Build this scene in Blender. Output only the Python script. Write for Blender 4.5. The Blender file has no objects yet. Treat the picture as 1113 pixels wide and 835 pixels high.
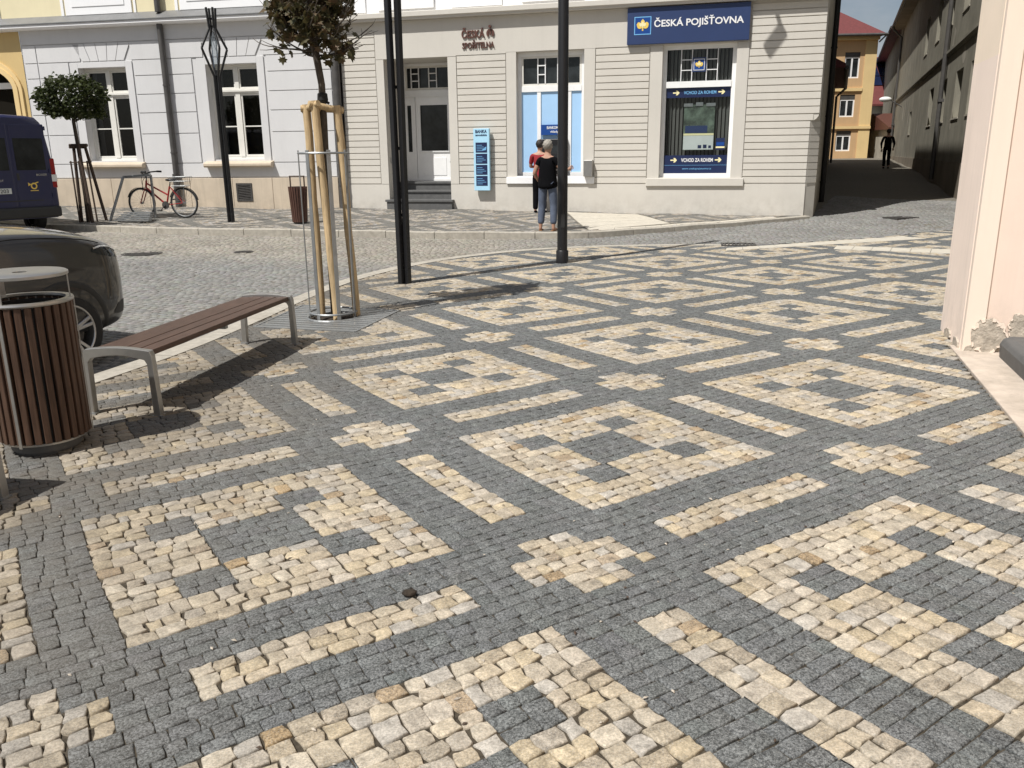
import bpy, bmesh, math, random
import numpy as np
from mathutils import Vector, Matrix
random.seed(7); RNG = np.random.default_rng(11)
scene = bpy.context.scene
COL = scene.collection
R = math.radians

# ------------------------------------------------------------------ camera
cam_d = bpy.data.cameras.new('camera'); cam = bpy.data.objects.new('camera', cam_d); COL.objects.link(cam)
cam_d.sensor_fit = 'HORIZONTAL'; cam_d.sensor_width = 36.0
cam_d.lens = 909.06 / 1113 * 36.0
cam_d.clip_end = 2000; cam_d.clip_start = 0.05
pitch, roll = 0.267480046, 0.0110356
fwd = Vector((0, math.cos(pitch), -math.sin(pitch)))
right0 = Vector((1, 0, 0)); up0 = Vector((0, math.sin(pitch), math.cos(pitch)))
rgt = right0 * math.cos(roll) - up0 * math.sin(roll)
up = up0 * math.cos(roll) + right0 * math.sin(roll)
m = Matrix.Identity(4)
for i in range(3):
    m[i][0] = rgt[i]; m[i][1] = up[i]; m[i][2] = -fwd[i]
m[2][3] = 1.6
cam.matrix_world = m
scene.camera = cam

# ------------------------------------------------------------------ light
SUN = Vector((-0.4047, -0.3644, 0.8387)).normalized()
sd = bpy.data.lights.new('sun', 'SUN'); so = bpy.data.objects.new('sun', sd); COL.objects.link(so)
sd.energy = 5.3; sd.angle = R(0.53); sd.color = (1.0, 0.975, 0.935)
so.rotation_euler = (-SUN).to_track_quat('-Z', 'Y').to_euler(); so.location = (-20, -20, 40)
w = bpy.data.worlds.new('World'); scene.world = w; w.use_nodes = True
nt = w.node_tree; nt.nodes.clear()
out = nt.nodes.new('ShaderNodeOutputWorld'); bg = nt.nodes.new('ShaderNodeBackground')
sky = nt.nodes.new('ShaderNodeTexSky'); sky.sky_type = 'NISHITA'; sky.sun_disc = False
sky.sun_elevation = math.asin(SUN.z); sky.sun_rotation = math.atan2(SUN.x, SUN.y) % (2 * math.pi)
sky.air_density = 1.0; sky.dust_density = 2.0; sky.ozone_density = 1.0
# thin broken cloud over the sky
tc = nt.nodes.new('ShaderNodeTexCoord'); mp = nt.nodes.new('ShaderNodeMapping'); mp.inputs['Scale'].default_value = (1, 1, 2.6)
nz = nt.nodes.new('ShaderNodeTexNoise'); nz.inputs['Scale'].default_value = 3.2; nz.inputs['Detail'].default_value = 7; nz.inputs['Roughness'].default_value = 0.6
rp = nt.nodes.new('ShaderNodeValToRGB'); rp.color_ramp.elements[0].position = 0.33; rp.color_ramp.elements[1].position = 0.62
mx = nt.nodes.new('ShaderNodeMixRGB'); mx.inputs[2].default_value = (6.6, 6.8, 7.2, 1)
ml = nt.nodes.new('ShaderNodeMath'); ml.operation = 'MULTIPLY'; ml.inputs[1].default_value = 0.75
L = nt.links.new
L(tc.outputs['Generated'], mp.inputs[0]); L(mp.outputs[0], nz.inputs['Vector']); L(nz.outputs['Fac'], rp.inputs[0]); L(rp.outputs[0], ml.inputs[0])
L(ml.outputs[0], mx.inputs[0]); L(sky.outputs[0], mx.inputs[1]); L(mx.outputs[0], bg.inputs[0]); L(bg.outputs[0], out.inputs[0])
bg.inputs[1].default_value = 0.072
scene.view_settings.view_transform = 'Standard'; scene.view_settings.look = 'None'; scene.view_settings.exposure = 0

# ------------------------------------------------------------------ materials
def new_mat(name):
    M = bpy.data.materials.new(name); M.use_nodes = True
    return M, M.node_tree, M.node_tree.nodes['Principled BSDF']
def noise(nt, coord, scale, detail=5, rough=0.6):
    n = nt.nodes.new('ShaderNodeTexNoise'); n.inputs['Scale'].default_value = scale; n.inputs['Detail'].default_value = detail; n.inputs['Roughness'].default_value = rough
    nt.links.new(coord, n.inputs['Vector']); return n.outputs['Fac']
def remap(nt, s, a, b, c, d):
    n = nt.nodes.new('ShaderNodeMapRange'); n.inputs[1].default_value = a; n.inputs[2].default_value = b; n.inputs[3].default_value = c; n.inputs[4].default_value = d
    nt.links.new(s, n.inputs[0]); return n.outputs[0]
def mixc(nt, fac, a, b, mode='MIX'):
    n = nt.nodes.new('ShaderNodeMixRGB'); n.blend_type = mode
    for i, v in ((0, fac), (1, a), (2, b)):
        if isinstance(v, (int, float)): n.inputs[i].default_value = v
        elif isinstance(v, tuple): n.inputs[i].default_value = (*v, 1) if len(v) == 3 else v
        else: nt.links.new(v, n.inputs[i])
    return n.outputs[0]
def coord(nt, kind='Object'):
    return nt.nodes.new('ShaderNodeTexCoord').outputs[kind]
def wpos(nt):
    return nt.nodes.new('ShaderNodeNewGeometry').outputs['Position']
def bump(nt, b, h, strength, dist=0.01):
    n = nt.nodes.new('ShaderNodeBump'); n.inputs['Strength'].default_value = strength; n.inputs['Distance'].default_value = dist
    nt.links.new(h, n.inputs['Height']); nt.links.new(n.outputs[0], b.inputs['Normal'])
def plain(name, c, rough=0.6, var=0.12, scale=6, bmp=0.15, bscale=60, metal=0, spec=0.5, dirt=None, dirtc=(0.2, 0.17, 0.13)):
    M, nt, b = new_mat(name)
    co = wpos(nt)
    f = noise(nt, co, scale); f2 = remap(nt, f, 0.3, 0.7, 1 - var, 1 + var)
    c2 = mixc(nt, 1.0, c, f2, 'MULTIPLY')
    if dirt:
        d = noise(nt, co, dirt[0], 7, 0.7); d = remap(nt, d, dirt[1], dirt[2], 0, dirt[3]); c2 = mixc(nt, d, c2, dirtc)
    nt.links.new(c2, b.inputs['Base Color'])
    b.inputs['Roughness'].default_value = rough; b.inputs['Metallic'].default_value = metal; b.inputs['Specular IOR Level'].default_value = spec
    if bmp: bump(nt, b, noise(nt, co, bscale, 4), bmp, 0.01)
    return M
def plaster(name, c, z0=None, base=None, streak=0.08, var=0.06, bmp=0.12):
    """painted render with faint patches, vertical rain streaks and splash dirt above the ground (z0)"""
    M, nt, b = new_mat(name); co = wpos(nt)
    f = remap(nt, noise(nt, co, 0.9, 6, 0.65), 0.3, 0.7, 1 - var, 1 + var)
    c2 = mixc(nt, 1.0, c, f, 'MULTIPLY')
    mp = nt.nodes.new('ShaderNodeMapping'); mp.inputs['Scale'].default_value = (5, 5, 0.25); nt.links.new(co, mp.inputs[0])
    s = remap(nt, noise(nt, mp.outputs[0], 1.5, 5, 0.7), 0.5, 0.75, 0, streak)
    c2 = mixc(nt, s, c2, (0.16, 0.14, 0.11))
    if z0 is not None:
        sx = nt.nodes.new('ShaderNodeSeparateXYZ'); nt.links.new(co, sx.inputs[0])
        g = remap(nt, sx.outputs[2], z0, z0 + 0.5, 1, 0)
        n2 = remap(nt, noise(nt, co, 4, 6, 0.7), 0.4, 0.75, 0, 0.35)
        mm = nt.nodes.new('ShaderNodeMath'); mm.operation = 'MULTIPLY'; nt.links.new(g, mm.inputs[0]); nt.links.new(n2, mm.inputs[1])
        c2 = mixc(nt, mm.outputs[0], c2, (0.18, 0.15, 0.11))
    nt.links.new(c2, b.inputs['Base Color']); b.inputs['Roughness'].default_value = 0.9; b.inputs['Specular IOR Level'].default_value = 0.15
    bump(nt, b, noise(nt, co, 90, 4), bmp, 0.006)
    return M
def vcol_mat(name, rough=0.8, fine=180, var=0.25, speck=0.0, bmp=0.4, stain=True, big=0.12):
    """stone: colour from a point attribute, granite grain, lichen and dust"""
    M, nt, b = new_mat(name); co = wpos(nt)
    at = nt.nodes.new('ShaderNodeAttribute'); at.attribute_name = 'Col'
    g = remap(nt, noise(nt, co, fine, 2, 0.8), 0.36, 0.64, 1 - var, 1 + var)
    bw = nt.nodes.new('ShaderNodeRGBToBW'); nt.links.new(at.outputs['Color'], bw.inputs[0])
    c2 = mixc(nt, remap(nt, bw.outputs[0], .12, .33, 1.0, .36), at.outputs['Color'], mixc(nt, 1.0, at.outputs['Color'], g, 'MULTIPLY'))
    g2 = remap(nt, noise(nt, co, 22, 5, 0.7), 0.3, 0.7, 1 - var * .55, 1 + var * .55)
    c2 = mixc(nt, 1.0, c2, g2, 'MULTIPLY')
    g3 = remap(nt, noise(nt, co, 0.8, 6, 0.65), 0.3, 0.7, 1 - big, 1 + big)
    c2 = mixc(nt, 1.0, c2, g3, 'MULTIPLY')
    if speck:
        v = nt.nodes.new('ShaderNodeTexVoronoi'); v.inputs['Scale'].default_value = 150; nt.links.new(co, v.inputs['Vector'])
        sp = remap(nt, v.outputs['Distance'], 0.14, 0.32, speck, 0); c2 = mixc(nt, sp, c2, (0.42, 0.42, 0.40))
    if stain:
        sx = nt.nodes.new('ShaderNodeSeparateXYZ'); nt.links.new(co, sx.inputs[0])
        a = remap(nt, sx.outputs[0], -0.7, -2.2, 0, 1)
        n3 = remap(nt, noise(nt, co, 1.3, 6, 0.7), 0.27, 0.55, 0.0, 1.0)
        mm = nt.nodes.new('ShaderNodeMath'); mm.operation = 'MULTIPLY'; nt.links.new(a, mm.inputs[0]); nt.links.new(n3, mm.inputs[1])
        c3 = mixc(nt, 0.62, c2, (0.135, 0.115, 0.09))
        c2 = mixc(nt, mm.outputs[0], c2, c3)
        # blotches of trodden dirt
        n4 = remap(nt, noise(nt, co, 3.1, 8, 0.75), 0.64, 0.76, 0, 0.55)
        c2 = mixc(nt, n4, c2, (0.10, 0.085, 0.065))
    nt.links.new(c2, b.inputs['Base Color']); b.inputs['Roughness'].default_value = rough; b.inputs['Specular IOR Level'].default_value = 0.25
    bump(nt, b, noise(nt, co, fine * .35, 6, 0.72), bmp, 0.006)
    return M
def wood(name, c, rough=0.6, scale=(3, 3, 40)):
    M, nt, b = new_mat(name); co = coord(nt)
    mp = nt.nodes.new('ShaderNodeMapping'); mp.inputs['Scale'].default_value = scale; nt.links.new(co, mp.inputs[0])
    f = remap(nt, noise(nt, mp.outputs[0], 3, 6, 0.65), 0.25, 0.75, 0.55, 1.45)
    c2 = mixc(nt, 1.0, c, f, 'MULTIPLY')
    f2 = remap(nt, noise(nt, co, 2.5, 4), 0.3, 0.7, 0.85, 1.15); c2 = mixc(nt, 1.0, c2, f2, 'MULTIPLY')
    nt.links.new(c2, b.inputs['Base Color']); b.inputs['Roughness'].default_value = rough; b.inputs['Specular IOR Level'].default_value = 0.3
    bump(nt, b, noise(nt, mp.outputs[0], 8, 4), 0.25, 0.004)
    return M
def flat(name, c, rough=0.5, metal=0, spec=0.4):
    M, nt, b = new_mat(name); b.inputs['Base Color'].default_value = (*c, 1); b.inputs['Roughness'].default_value = rough; b.inputs['Metallic'].default_value = metal; b.inputs['Specular IOR Level'].default_value = spec
    return M
def glass_dark(name, c=(0.012, 0.014, 0.015), rough=0.06, spec=0.35):
    M, nt, b = new_mat(name); co = wpos(nt)
    c2 = mixc(nt, remap(nt, noise(nt, co, 1.7, 4), 0.35, 0.7, 0, 1), c, tuple(x * 3.2 + .004 for x in c))
    nt.links.new(c2, b.inputs['Base Color']); b.inputs['Roughness'].default_value = rough; b.inputs['Specular IOR Level'].default_value = spec
    bump(nt, b, noise(nt, co, 1.2, 2), 0.03, 0.05)
    return M
def glass_clear(name, tint=(0.82, 0.86, 0.86)):
    M = bpy.data.materials.new(name); M.use_nodes = True; nt = M.node_tree; nt.nodes.clear()
    o = nt.nodes.new('ShaderNodeOutputMaterial'); t = nt.nodes.new('ShaderNodeBsdfTransparent'); t.inputs[0].default_value = (*tint, 1)
    g = nt.nodes.new('ShaderNodeBsdfGlossy'); g.inputs[1].default_value = 0.03; g.inputs[0].default_value = (.9, .9, .9, 1)
    fr = nt.nodes.new('ShaderNodeFresnel'); fr.inputs[0].default_value = 1.45
    mi = nt.nodes.new('ShaderNodeMixShader'); nt.links.new(fr.outputs[0], mi.inputs[0]); nt.links.new(t.outputs[0], mi.inputs[1]); nt.links.new(g.outputs[0], mi.inputs[2]); nt.links.new(mi.outputs[0], o.inputs[0])
    return M
def leafmat(name, c1, c2, c3):
    M, nt, b = new_mat(name); co = wpos(nt)
    f = noise(nt, co, 9, 3); rp = nt.nodes.new('ShaderNodeValToRGB'); e = rp.color_ramp.elements
    e[0].position = 0.36; e[0].color = (*c1, 1); e[1].position = 0.66; e[1].color = (*c3, 1)
    x = e.new(0.5); x.color = (*c2, 1); nt.links.new(f, rp.inputs[0]); nt.links.new(rp.outputs[0], b.inputs['Base Color'])
    b.inputs['Roughness'].default_value = 0.55; b.inputs['Specular IOR Level'].default_value = 0.35
    tr = nt.nodes.new('ShaderNodeBsdfTranslucent'); nt.links.new(rp.outputs[0], tr.inputs[0])
    mi = nt.nodes.new('ShaderNodeMixShader'); mi.inputs[0].default_value = 0.28
    o = [n for n in nt.nodes if n.type == 'OUTPUT_MATERIAL'][0]
    nt.links.new(b.outputs[0], mi.inputs[1]); nt.links.new(tr.outputs[0], mi.inputs[2]); nt.links.new(mi.outputs[0], o.inputs[0])
    return M
MT = {}
MT['sett'] = vcol_mat('sett_stone', 0.82, 125, 0.62, 0.42, 0.6)
MT['roadsett'] = vcol_mat('road_stone', 0.85, 120, 0.22, 0.0, 0.3, stain=False, big=0.16)
MT['farsett'] = vcol_mat('far_stone', 0.85, 60, 0.18, 0.0, 0.2, stain=False, big=0.15)
MT['joint'] = plain('joint_grit', (0.075, 0.063, 0.047), 0.95, 0.5, 40, 0.6, 250, spec=0.1)
MT['roadjoint'] = plain('road_grit', (0.17, 0.155, 0.128), 0.95, 0.3, 20, 0.5, 200, spec=0.1)
MT['granite'] = plain('kerb_granite', (0.40, 0.37, 0.315), 0.85, 0.16, 14, 0.3, 120, spec=0.2, dirt=(2.2, 0.5, 0.75, 0.5))
MT['whitestone'] = plain('white_guide_stone', (0.50, 0.46, 0.385), 0.85, 0.10, 9, 0.2, 80, spec=0.2, dirt=(3, 0.55, 0.8, 0.3))
MT['beige'] = plaster('beige_render', (0.615, 0.583, 0.523), 0.25, streak=.05, var=.04)
MT['beigeframe'] = plaster('beige_trim', (0.605, 0.575, 0.518), 0.25, streak=.05, var=.04)
MT['white'] = plaster('white_render', (0.88, 0.88, 0.88), None, streak=0.04, var=0.03)
MT['grey'] = plaster('pale_grey_render', (0.65, 0.645, 0.64), None, streak=0.05, var=0.04)
MT['plinth'] = plaster('cream_plinth', (0.56, 0.475, 0.37), 0.3, streak=0.22, var=0.12)
MT['yellow'] = plaster('pale_yellow_render', (0.78, 0.70, 0.47), None, streak=0.04)
MT['ochre'] = plaster('ochre_render', (0.62, 0.46, 0.22), None, streak=0.05)
MT['orange'] = plaster('orange_render', (0.60, 0.40, 0.22), None, streak=0.1)
MT['gold'] = plaster('golden_render', (0.76, 0.57, 0.29), None, streak=0.06)
MT['olive'] = plaster('old_brown_render', (0.25, 0.235, 0.19), 0.8, streak=0.40, var=0.22, bmp=0.4)
MT['olivelight'] = plaster('pale_patch_render', (0.38, 0.35, 0.29), None, streak=0.4, var=0.2)
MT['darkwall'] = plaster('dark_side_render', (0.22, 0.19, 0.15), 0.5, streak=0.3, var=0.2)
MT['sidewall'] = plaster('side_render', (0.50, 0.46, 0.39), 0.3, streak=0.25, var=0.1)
MT['roofred'] = plain('red_roof_tile', (0.135, 0.032, 0.03), 0.7, 0.2, 8, 0.3, 25)
MT['flash'] = plain('zinc_flashing', (0.20, 0.20, 0.20), 0.45, 0.12, 3, 0.05, 30, metal=0.3)
MT['zinc'] = plain('zinc_pipe', (0.085, 0.08, 0.075), 0.55, 0.2, 4, 0.05, 40, metal=0.2)
MT['blackpipe'] = flat('black_pipe', (0.012, 0.012, 0.012), 0.5)
MT['frame'] = plain('window_paint', (0.74, 0.72, 0.66), 0.4, 0.04, 5, 0.03, 40)
MT['doorpaint'] = plain('door_paint', (0.86, 0.86, 0.85), 0.4, 0.03, 5, 0.03, 40)
MT['glass'] = glass_dark('window_glass')
MT['clear'] = glass_clear('shop_glass')
MT['blinds'] = plain('grey_blind', (0.10, 0.097, 0.088), 0.8, 0.1, 5, 0)
MT['room'] = plain('dim_room', (0.030, 0.026, 0.019), 0.9, 0.75, 1.1, 0, spec=.05)
MT['void'] = flat('dark_interior', (0.014, 0.012, 0.009), 0.9, spec=0.05)
MT['stepstone'] = plain('dark_step_stone', (0.10, 0.10, 0.098), 0.7, 0.15, 10, 0.15, 90)
MT['navy'] = plain('navy_panel', (0.022, 0.043, 0.125), 0.45, 0.04, 3, 0)
MT['navydark'] = plain('navy_foil', (0.012, 0.022, 0.075), 0.35, 0.05, 3, 0)
MT['skyblue'] = plain('sky_blue_panel', (0.38, 0.60, 0.86), 0.4, 0.03, 3, 0)
MT['paleblue'] = plain('pale_blue_sign', (0.42, 0.70, 0.88), 0.4, 0.03, 3, 0)
MT['royal'] = flat('royal_blue', (0.01, 0.06, 0.26), 0.4)
MT['textwhite'] = flat('white_letter', (0.82, 0.82, 0.82), 0.5)
MT['textblue'] = flat('pale_blue_letter', (0.18, 0.45, 0.75), 0.5)
MT['bronze'] = plain('brown_red_letter', (0.10, 0.040, 0.028), 0.5, 0.1, 8, 0)
MT['leafyellow'] = flat('yellow_emblem', (0.82, 0.58, 0.12), 0.5)
MT['leaflight'] = flat('pale_yellow_emblem', (0.86, 0.78, 0.45), 0.5)
MT['postergreen'] = plain('poster_photo', (0.10, 0.13, 0.10), 0.35, 0.7, 6, 0)
MT['paper'] = plain('white_paper', (0.62, 0.64, 0.62), 0.6, 0.05, 4, 0)
MT['metal'] = plain('brushed_steel', (0.42, 0.41, 0.39), 0.38, 0.06, 20, 0.05, 200, metal=0.85)
MT['galv'] = plain('galvanised_steel', (0.30, 0.31, 0.31), 0.45, 0.12, 12, 0.08, 150, metal=0.6, dirt=(5, 0.5, 0.8, 0.5))
MT['blackmetal'] = plain('black_powder_coat', (0.010, 0.010, 0.011), 0.42, 0.1, 10, 0.02, 200)
MT['crystal'] = glass_clear('lantern_glass', (0.75, 0.78, 0.8))
MT['benchwood'] = wood('bench_wood', (0.078, 0.046, 0.034), 0.5, (30, 2, 30))
MT['binwood'] = wood('bin_wood', (0.082, 0.047, 0.031), 0.5, (22, 22, 1.5))
MT['binwood2'] = wood('small_bin_wood', (0.085, 0.042, 0.03), 0.6, (22, 22, 1.5))
MT['stake'] = wood('pine_stake', (0.50, 0.37, 0.21), 0.7, (18, 18, 1.2))
MT['stakedark'] = wood('dark_stake', (0.07, 0.048, 0.035), 0.8, (18, 18, 1.2))
MT['bark'] = wood('bark', (0.085, 0.07, 0.055), 0.9, (20, 20, 5))
MT['tie'] = flat('black_rubber_tie', (0.012, 0.011, 0.01), 0.7)
MT['leaf1'] = leafmat('maple_leaf', (0.050, 0.052, 0.020), (0.085, 0.072, 0.030), (0.125, 0.075, 0.038))
MT['leaf2'] = leafmat('globe_leaf', (0.024, 0.034, 0.010), (0.046, 0.060, 0.018), (0.078, 0.090, 0.032))
MT['soil'] = plain('soil', (0.030, 0.022, 0.015), 0.95, 0.5, 30, 0.8, 80)
MT['iron'] = plain('cast_iron', (0.075, 0.07, 0.065), 0.6, 0.25, 20, 0.3, 90, metal=0.4)
MT['redpaint'] = flat('red_cycle_paint', (0.30, 0.018, 0.02), 0.3)
MT['rubber'] = plain('tyre_rubber', (0.016, 0.016, 0.016), 0.8, 0.15, 20, 0.1, 100)
MT['chrome'] = flat('chrome', (0.6, 0.6, 0.6), 0.2, 1)
MT['alloy'] = flat('alloy', (0.48, 0.48, 0.48), 0.3, 0.9)
MT['plastic'] = plain('black_plastic', (0.022, 0.022, 0.022), 0.6, 0.1, 10, 0.1, 120)
MT['skin'] = plain('skin', (0.42, 0.235, 0.16), 0.55, 0.08, 12, 0)
MT['hairgrey'] = plain('grey_hair', (0.30, 0.275, 0.235), 0.6, 0.3, 60, 0.4, 120)
MT['hairdark'] = plain('dark_hair', (0.022, 0.015, 0.012), 0.6, 0.2, 60, 0.4, 120)
MT['blackcloth'] = plain('black_cloth', (0.006, 0.006, 0.007), 0.95, 0.15, 10, 0.2, 40, spec=.05)
MT['redcloth'] = plain('red_cloth', (0.25, 0.012, 0.018), 0.85, 0.12, 10, 0.2, 40)
MT['denim'] = plain('blue_grey_denim', (0.085, 0.105, 0.15), 0.9, 0.15, 14, 0.2, 60)
MT['sandal'] = flat('tan_leather', (0.25, 0.13, 0.06), 0.6)
MT['tail_red'] = flat('tail_light_red', (0.28, 0.012, 0.012), 0.2)
MT['vanglass'] = glass_dark('van_glass', (0.010, 0.011, 0.011), 0.12, 0.2)
MT['lampwhite'] = flat('lamp_white', (0.75, 0.75, 0.72), 0.3)
MT['solar'] = plain('solar_cell', (0.012, 0.018, 0.05), 0.15, 0.1, 3, 0)
def paint(name, c, rough=0.22, metal=0.0, coat=1.0):
    M, nt, b = new_mat(name); co = wpos(nt)
    f = remap(nt, noise(nt, co, 3, 5), 0.4, 0.8, 0, 0.10); c2 = mixc(nt, f, c, (0.10, 0.09, 0.075))
    nt.links.new(c2, b.inputs['Base Color']); b.inputs['Roughness'].default_value = rough + .1; b.inputs['Metallic'].default_value = metal
    b.inputs['Coat Weight'].default_value = coat; b.inputs['Coat Roughness'].default_value = 0.06
    return M
MT['vanblue'] = paint('van_blue_paint', (0.005, 0.008, 0.055), 0.35, 0, 0.25)
MT['carpaint'] = paint('car_dark_paint', (0.020, 0.018, 0.016), 0.3, 0.3)
# ------------------------------------------------------------------ mesh helpers
class MB:
    def __init__(s): s.v = []; s.f = []; s.mi = []; s.cur = 0
    def add(s, vs, fs):
        b = len(s.v); s.v += [tuple(x) for x in vs]; s.f += [tuple(i + b for i in f) for f in fs]; s.mi += [s.cur] * len(fs); return s
    def box(s, x0, x1, y0, y1, z0, z1):
        return s.add([(x0,y0,z0),(x1,y0,z0),(x1,y1,z0),(x0,y1,z0),(x0,y0,z1),(x1,y0,z1),(x1,y1,z1),(x0,y1,z1)],
              [(3,2,1,0),(4,5,6,7),(0,1,5,4),(1,2,6,5),(2,3,7,6),(3,0,4,7)])
    def prism(s, poly, a, b, axis='z'):
        """extrude a 2-D polygon; axis z: (x,y)->z, y: (x,z)->y, x: (y,z)->x"""
        n = len(poly)
        def P(p, t): return (p[0], p[1], t) if axis == 'z' else ((p[0], t, p[1]) if axis == 'y' else (t, p[0], p[1]))
        vs = [P(p, a) for p in poly] + [P(p, b) for p in poly]
        return s.add(vs, [tuple(range(n))[::-1], tuple(range(n, 2*n))] + [(i, (i+1) % n, n+(i+1) % n, n+i) for i in range(n)])
    def tube(s, pts, r, n=8, cap=True, r2=None):
        pts = [Vector(p) for p in pts]; vs = []; N = len(pts); ref = None
        for i, p in enumerate(pts):
            d = (pts[min(i+1, N-1)] - pts[max(i-1, 0)]).normalized()
            if ref is None:
                ref = Vector((0, 0, 1)) if abs(d.z) < .9 else Vector((1, 0, 0))
            a = d.cross(ref).normalized(); b = a.cross(d).normalized(); ref = b
            rr = r if r2 is None else r + (r2 - r) * i / max(1, N-1)
            if isinstance(r, (list, tuple)): rr = r[i]
            for k in range(n):
                t = 2*math.pi*k/n; vs.append(p + a*math.cos(t)*rr + b*math.sin(t)*rr)
        fs = [(i*n+k, i*n+(k+1) % n, (i+1)*n+(k+1) % n, (i+1)*n+k) for i in range(N-1) for k in range(n)]
        if cap: fs += [tuple(range(n))[::-1], tuple(range((N-1)*n, N*n))]
        return s.add(vs, fs)
    def bar(s, p0, p1, w, h, upv=(0, 0, 1)):
        p0 = Vector(p0); p1 = Vector(p1); d = (p1-p0).normalized(); u = Vector(upv)
        if abs(d.dot(u)) > .95: u = Vector((1, 0, 0))
        a = d.cross(u).normalized()*w/2; b = a.cross(d).normalized()*h/2
        vs = [p+x for p in (p0, p1) for x in (-a-b, a-b, a+b, -a+b)]
        return s.add(vs, [(0,1,2,3),(7,6,5,4),(0,4,5,1),(1,5,6,2),(2,6,7,3),(3,7,4,0)])
    def lathe(s, prof, n=24, c=(0, 0, 0), axis='z', cap=None):
        vs = []
        for r, z in prof:
            for k in range(n):
                t = 2*math.pi*k/n; x, y = r*math.cos(t), r*math.sin(t)
                vs.append((c[0]+x, c[1]+y, c[2]+z) if axis == 'z' else ((c[0]+x, c[1]+z, c[2]+y) if axis == 'y' else (c[0]+z, c[1]+x, c[2]+y)))
        m = len(prof)
        fs = [(i*n+k, i*n+(k+1) % n, (i+1)*n+(k+1) % n, (i+1)*n+k) for i in range(m-1) for k in range(n)]
        if cap is None: cap = prof[0] != prof[-1]
        if cap and prof[0][0] > 1e-4: fs.append(tuple(range(n))[::-1])
        if cap and prof[-1][0] > 1e-4: fs.append(tuple(range((m-1)*n, m*n)))
        return s.add(vs, fs)
    def ball(s, c, rx, ry, rz, n=12, m=8):
        vs = [(c[0], c[1], c[2]-rz)]
        for i in range(1, m):
            p = math.pi*i/m
            for k in range(n):
                t = 2*math.pi*k/n; vs.append((c[0]+rx*math.sin(p)*math.cos(t), c[1]+ry*math.sin(p)*math.sin(t), c[2]-rz*math.cos(p)))
        vs.append((c[0], c[1], c[2]+rz)); fs = []
        for k in range(n): fs.append((0, 1+(k+1) % n, 1+k)); fs.append((len(vs)-1, 1+(m-2)*n+k, 1+(m-2)*n+(k+1) % n))
        for i in range(m-2):
            for k in range(n): fs.append((1+i*n+k, 1+i*n+(k+1) % n, 1+(i+1)*n+(k+1) % n, 1+(i+1)*n+k))
        return s.add(vs, fs)
    def build(s, name, mats, parent=None, smooth=False, bevel=0, seg=2, fix=True):
        me = bpy.data.meshes.new(name); me.from_pydata(s.v, [], s.f)
        if not isinstance(mats, (list, tuple)): mats = [mats]
        for M in mats: me.materials.append(MT[M] if isinstance(M, str) else M)
        if len(mats) > 1: me.polygons.foreach_set('material_index', s.mi)
        if fix:
            bm = bmesh.new(); bm.from_mesh(me); bmesh.ops.recalc_face_normals(bm, faces=bm.faces); bm.to_mesh(me); bm.free()
        if smooth: me.polygons.foreach_set('use_smooth', [True]*len(me.polygons))
        o = bpy.data.objects.new(name, me); COL.objects.link(o)
        if parent is not None: o.parent = parent
        if bevel:
            b = o.modifiers.new('bevel', 'BEVEL'); b.width = bevel; b.segments = seg; b.limit_method = 'ANGLE'; b.angle_limit = R(40)
        if smooth and smooth == 'auto':
            try: me.set_sharp_from_angle(angle=R(38))
            except Exception: pass
        return o
def tag(o, label, cat, group=None):
    o['label'] = label; o['category'] = cat
    if group: o['group'] = group
    return o
def struct(o): o['kind'] = 'structure'; return o
def thing(name, loc, rz, label, cat, group=None):
    o = bpy.data.objects.new(name, None); COL.objects.link(o); o.empty_display_size = .2
    o.location = loc; o.rotation_euler = (0, 0, rz); return tag(o, label, cat, group)
def bake(o):
    """apply the modifiers of o"""
    bpy.context.view_layer.update()
    dg = bpy.context.evaluated_depsgraph_get(); me = bpy.data.meshes.new_from_object(o.evaluated_get(dg), depsgraph=dg)
    old = o.data; o.modifiers.clear(); o.data = me; me.name = o.name; bpy.data.meshes.remove(old); return o
def copy_tree(o, parent=None):
    c = o.copy(); COL.objects.link(c); c.parent = parent
    for ch in [x for x in COL.objects if x.parent is o]: copy_tree(ch, c)
    return c
def text_obj(name, s, width, height, mat, parent=None, x=0, y=0, z=0, depth=0.004, bold=0.0, rz=0, flip=False):
    """text standing upright, facing local -y; its box has lower left corner x,z"""
    cu = bpy.data.curves.new('t', 'FONT'); cu.body = s; cu.size = 1; cu.offset = bold; cu.extrude = 0.02; cu.resolution_u = 3
    t = bpy.data.objects.new('t', cu); COL.objects.link(t); bpy.context.view_layer.update()
    dg = bpy.context.evaluated_depsgraph_get(); me = bpy.data.meshes.new_from_object(t.evaluated_get(dg), depsgraph=dg)
    bpy.data.objects.remove(t); bpy.data.curves.remove(cu)
    n = len(me.vertices); co = np.zeros(n*3); me.vertices.foreach_get('co', co); co = co.reshape(-1, 3)
    mn = co.min(0); mxx = co.max(0); sx = width/(mxx[0]-mn[0]); sz = height/(mxx[1]-mn[1])
    new = np.column_stack([x+(co[:, 0]-mn[0])*sx, y-(co[:, 2]-mn[2])/(mxx[2]-mn[2]+1e-9)*depth, z+(co[:, 1]-mn[1])*sz])
    me.vertices.foreach_set('co', new.ravel()); me.materials.clear(); me.materials.append(MT[mat]); me.name = name
    o = bpy.data.objects.new(name, me); COL.objects.link(o); o.parent = parent; return o

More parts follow.
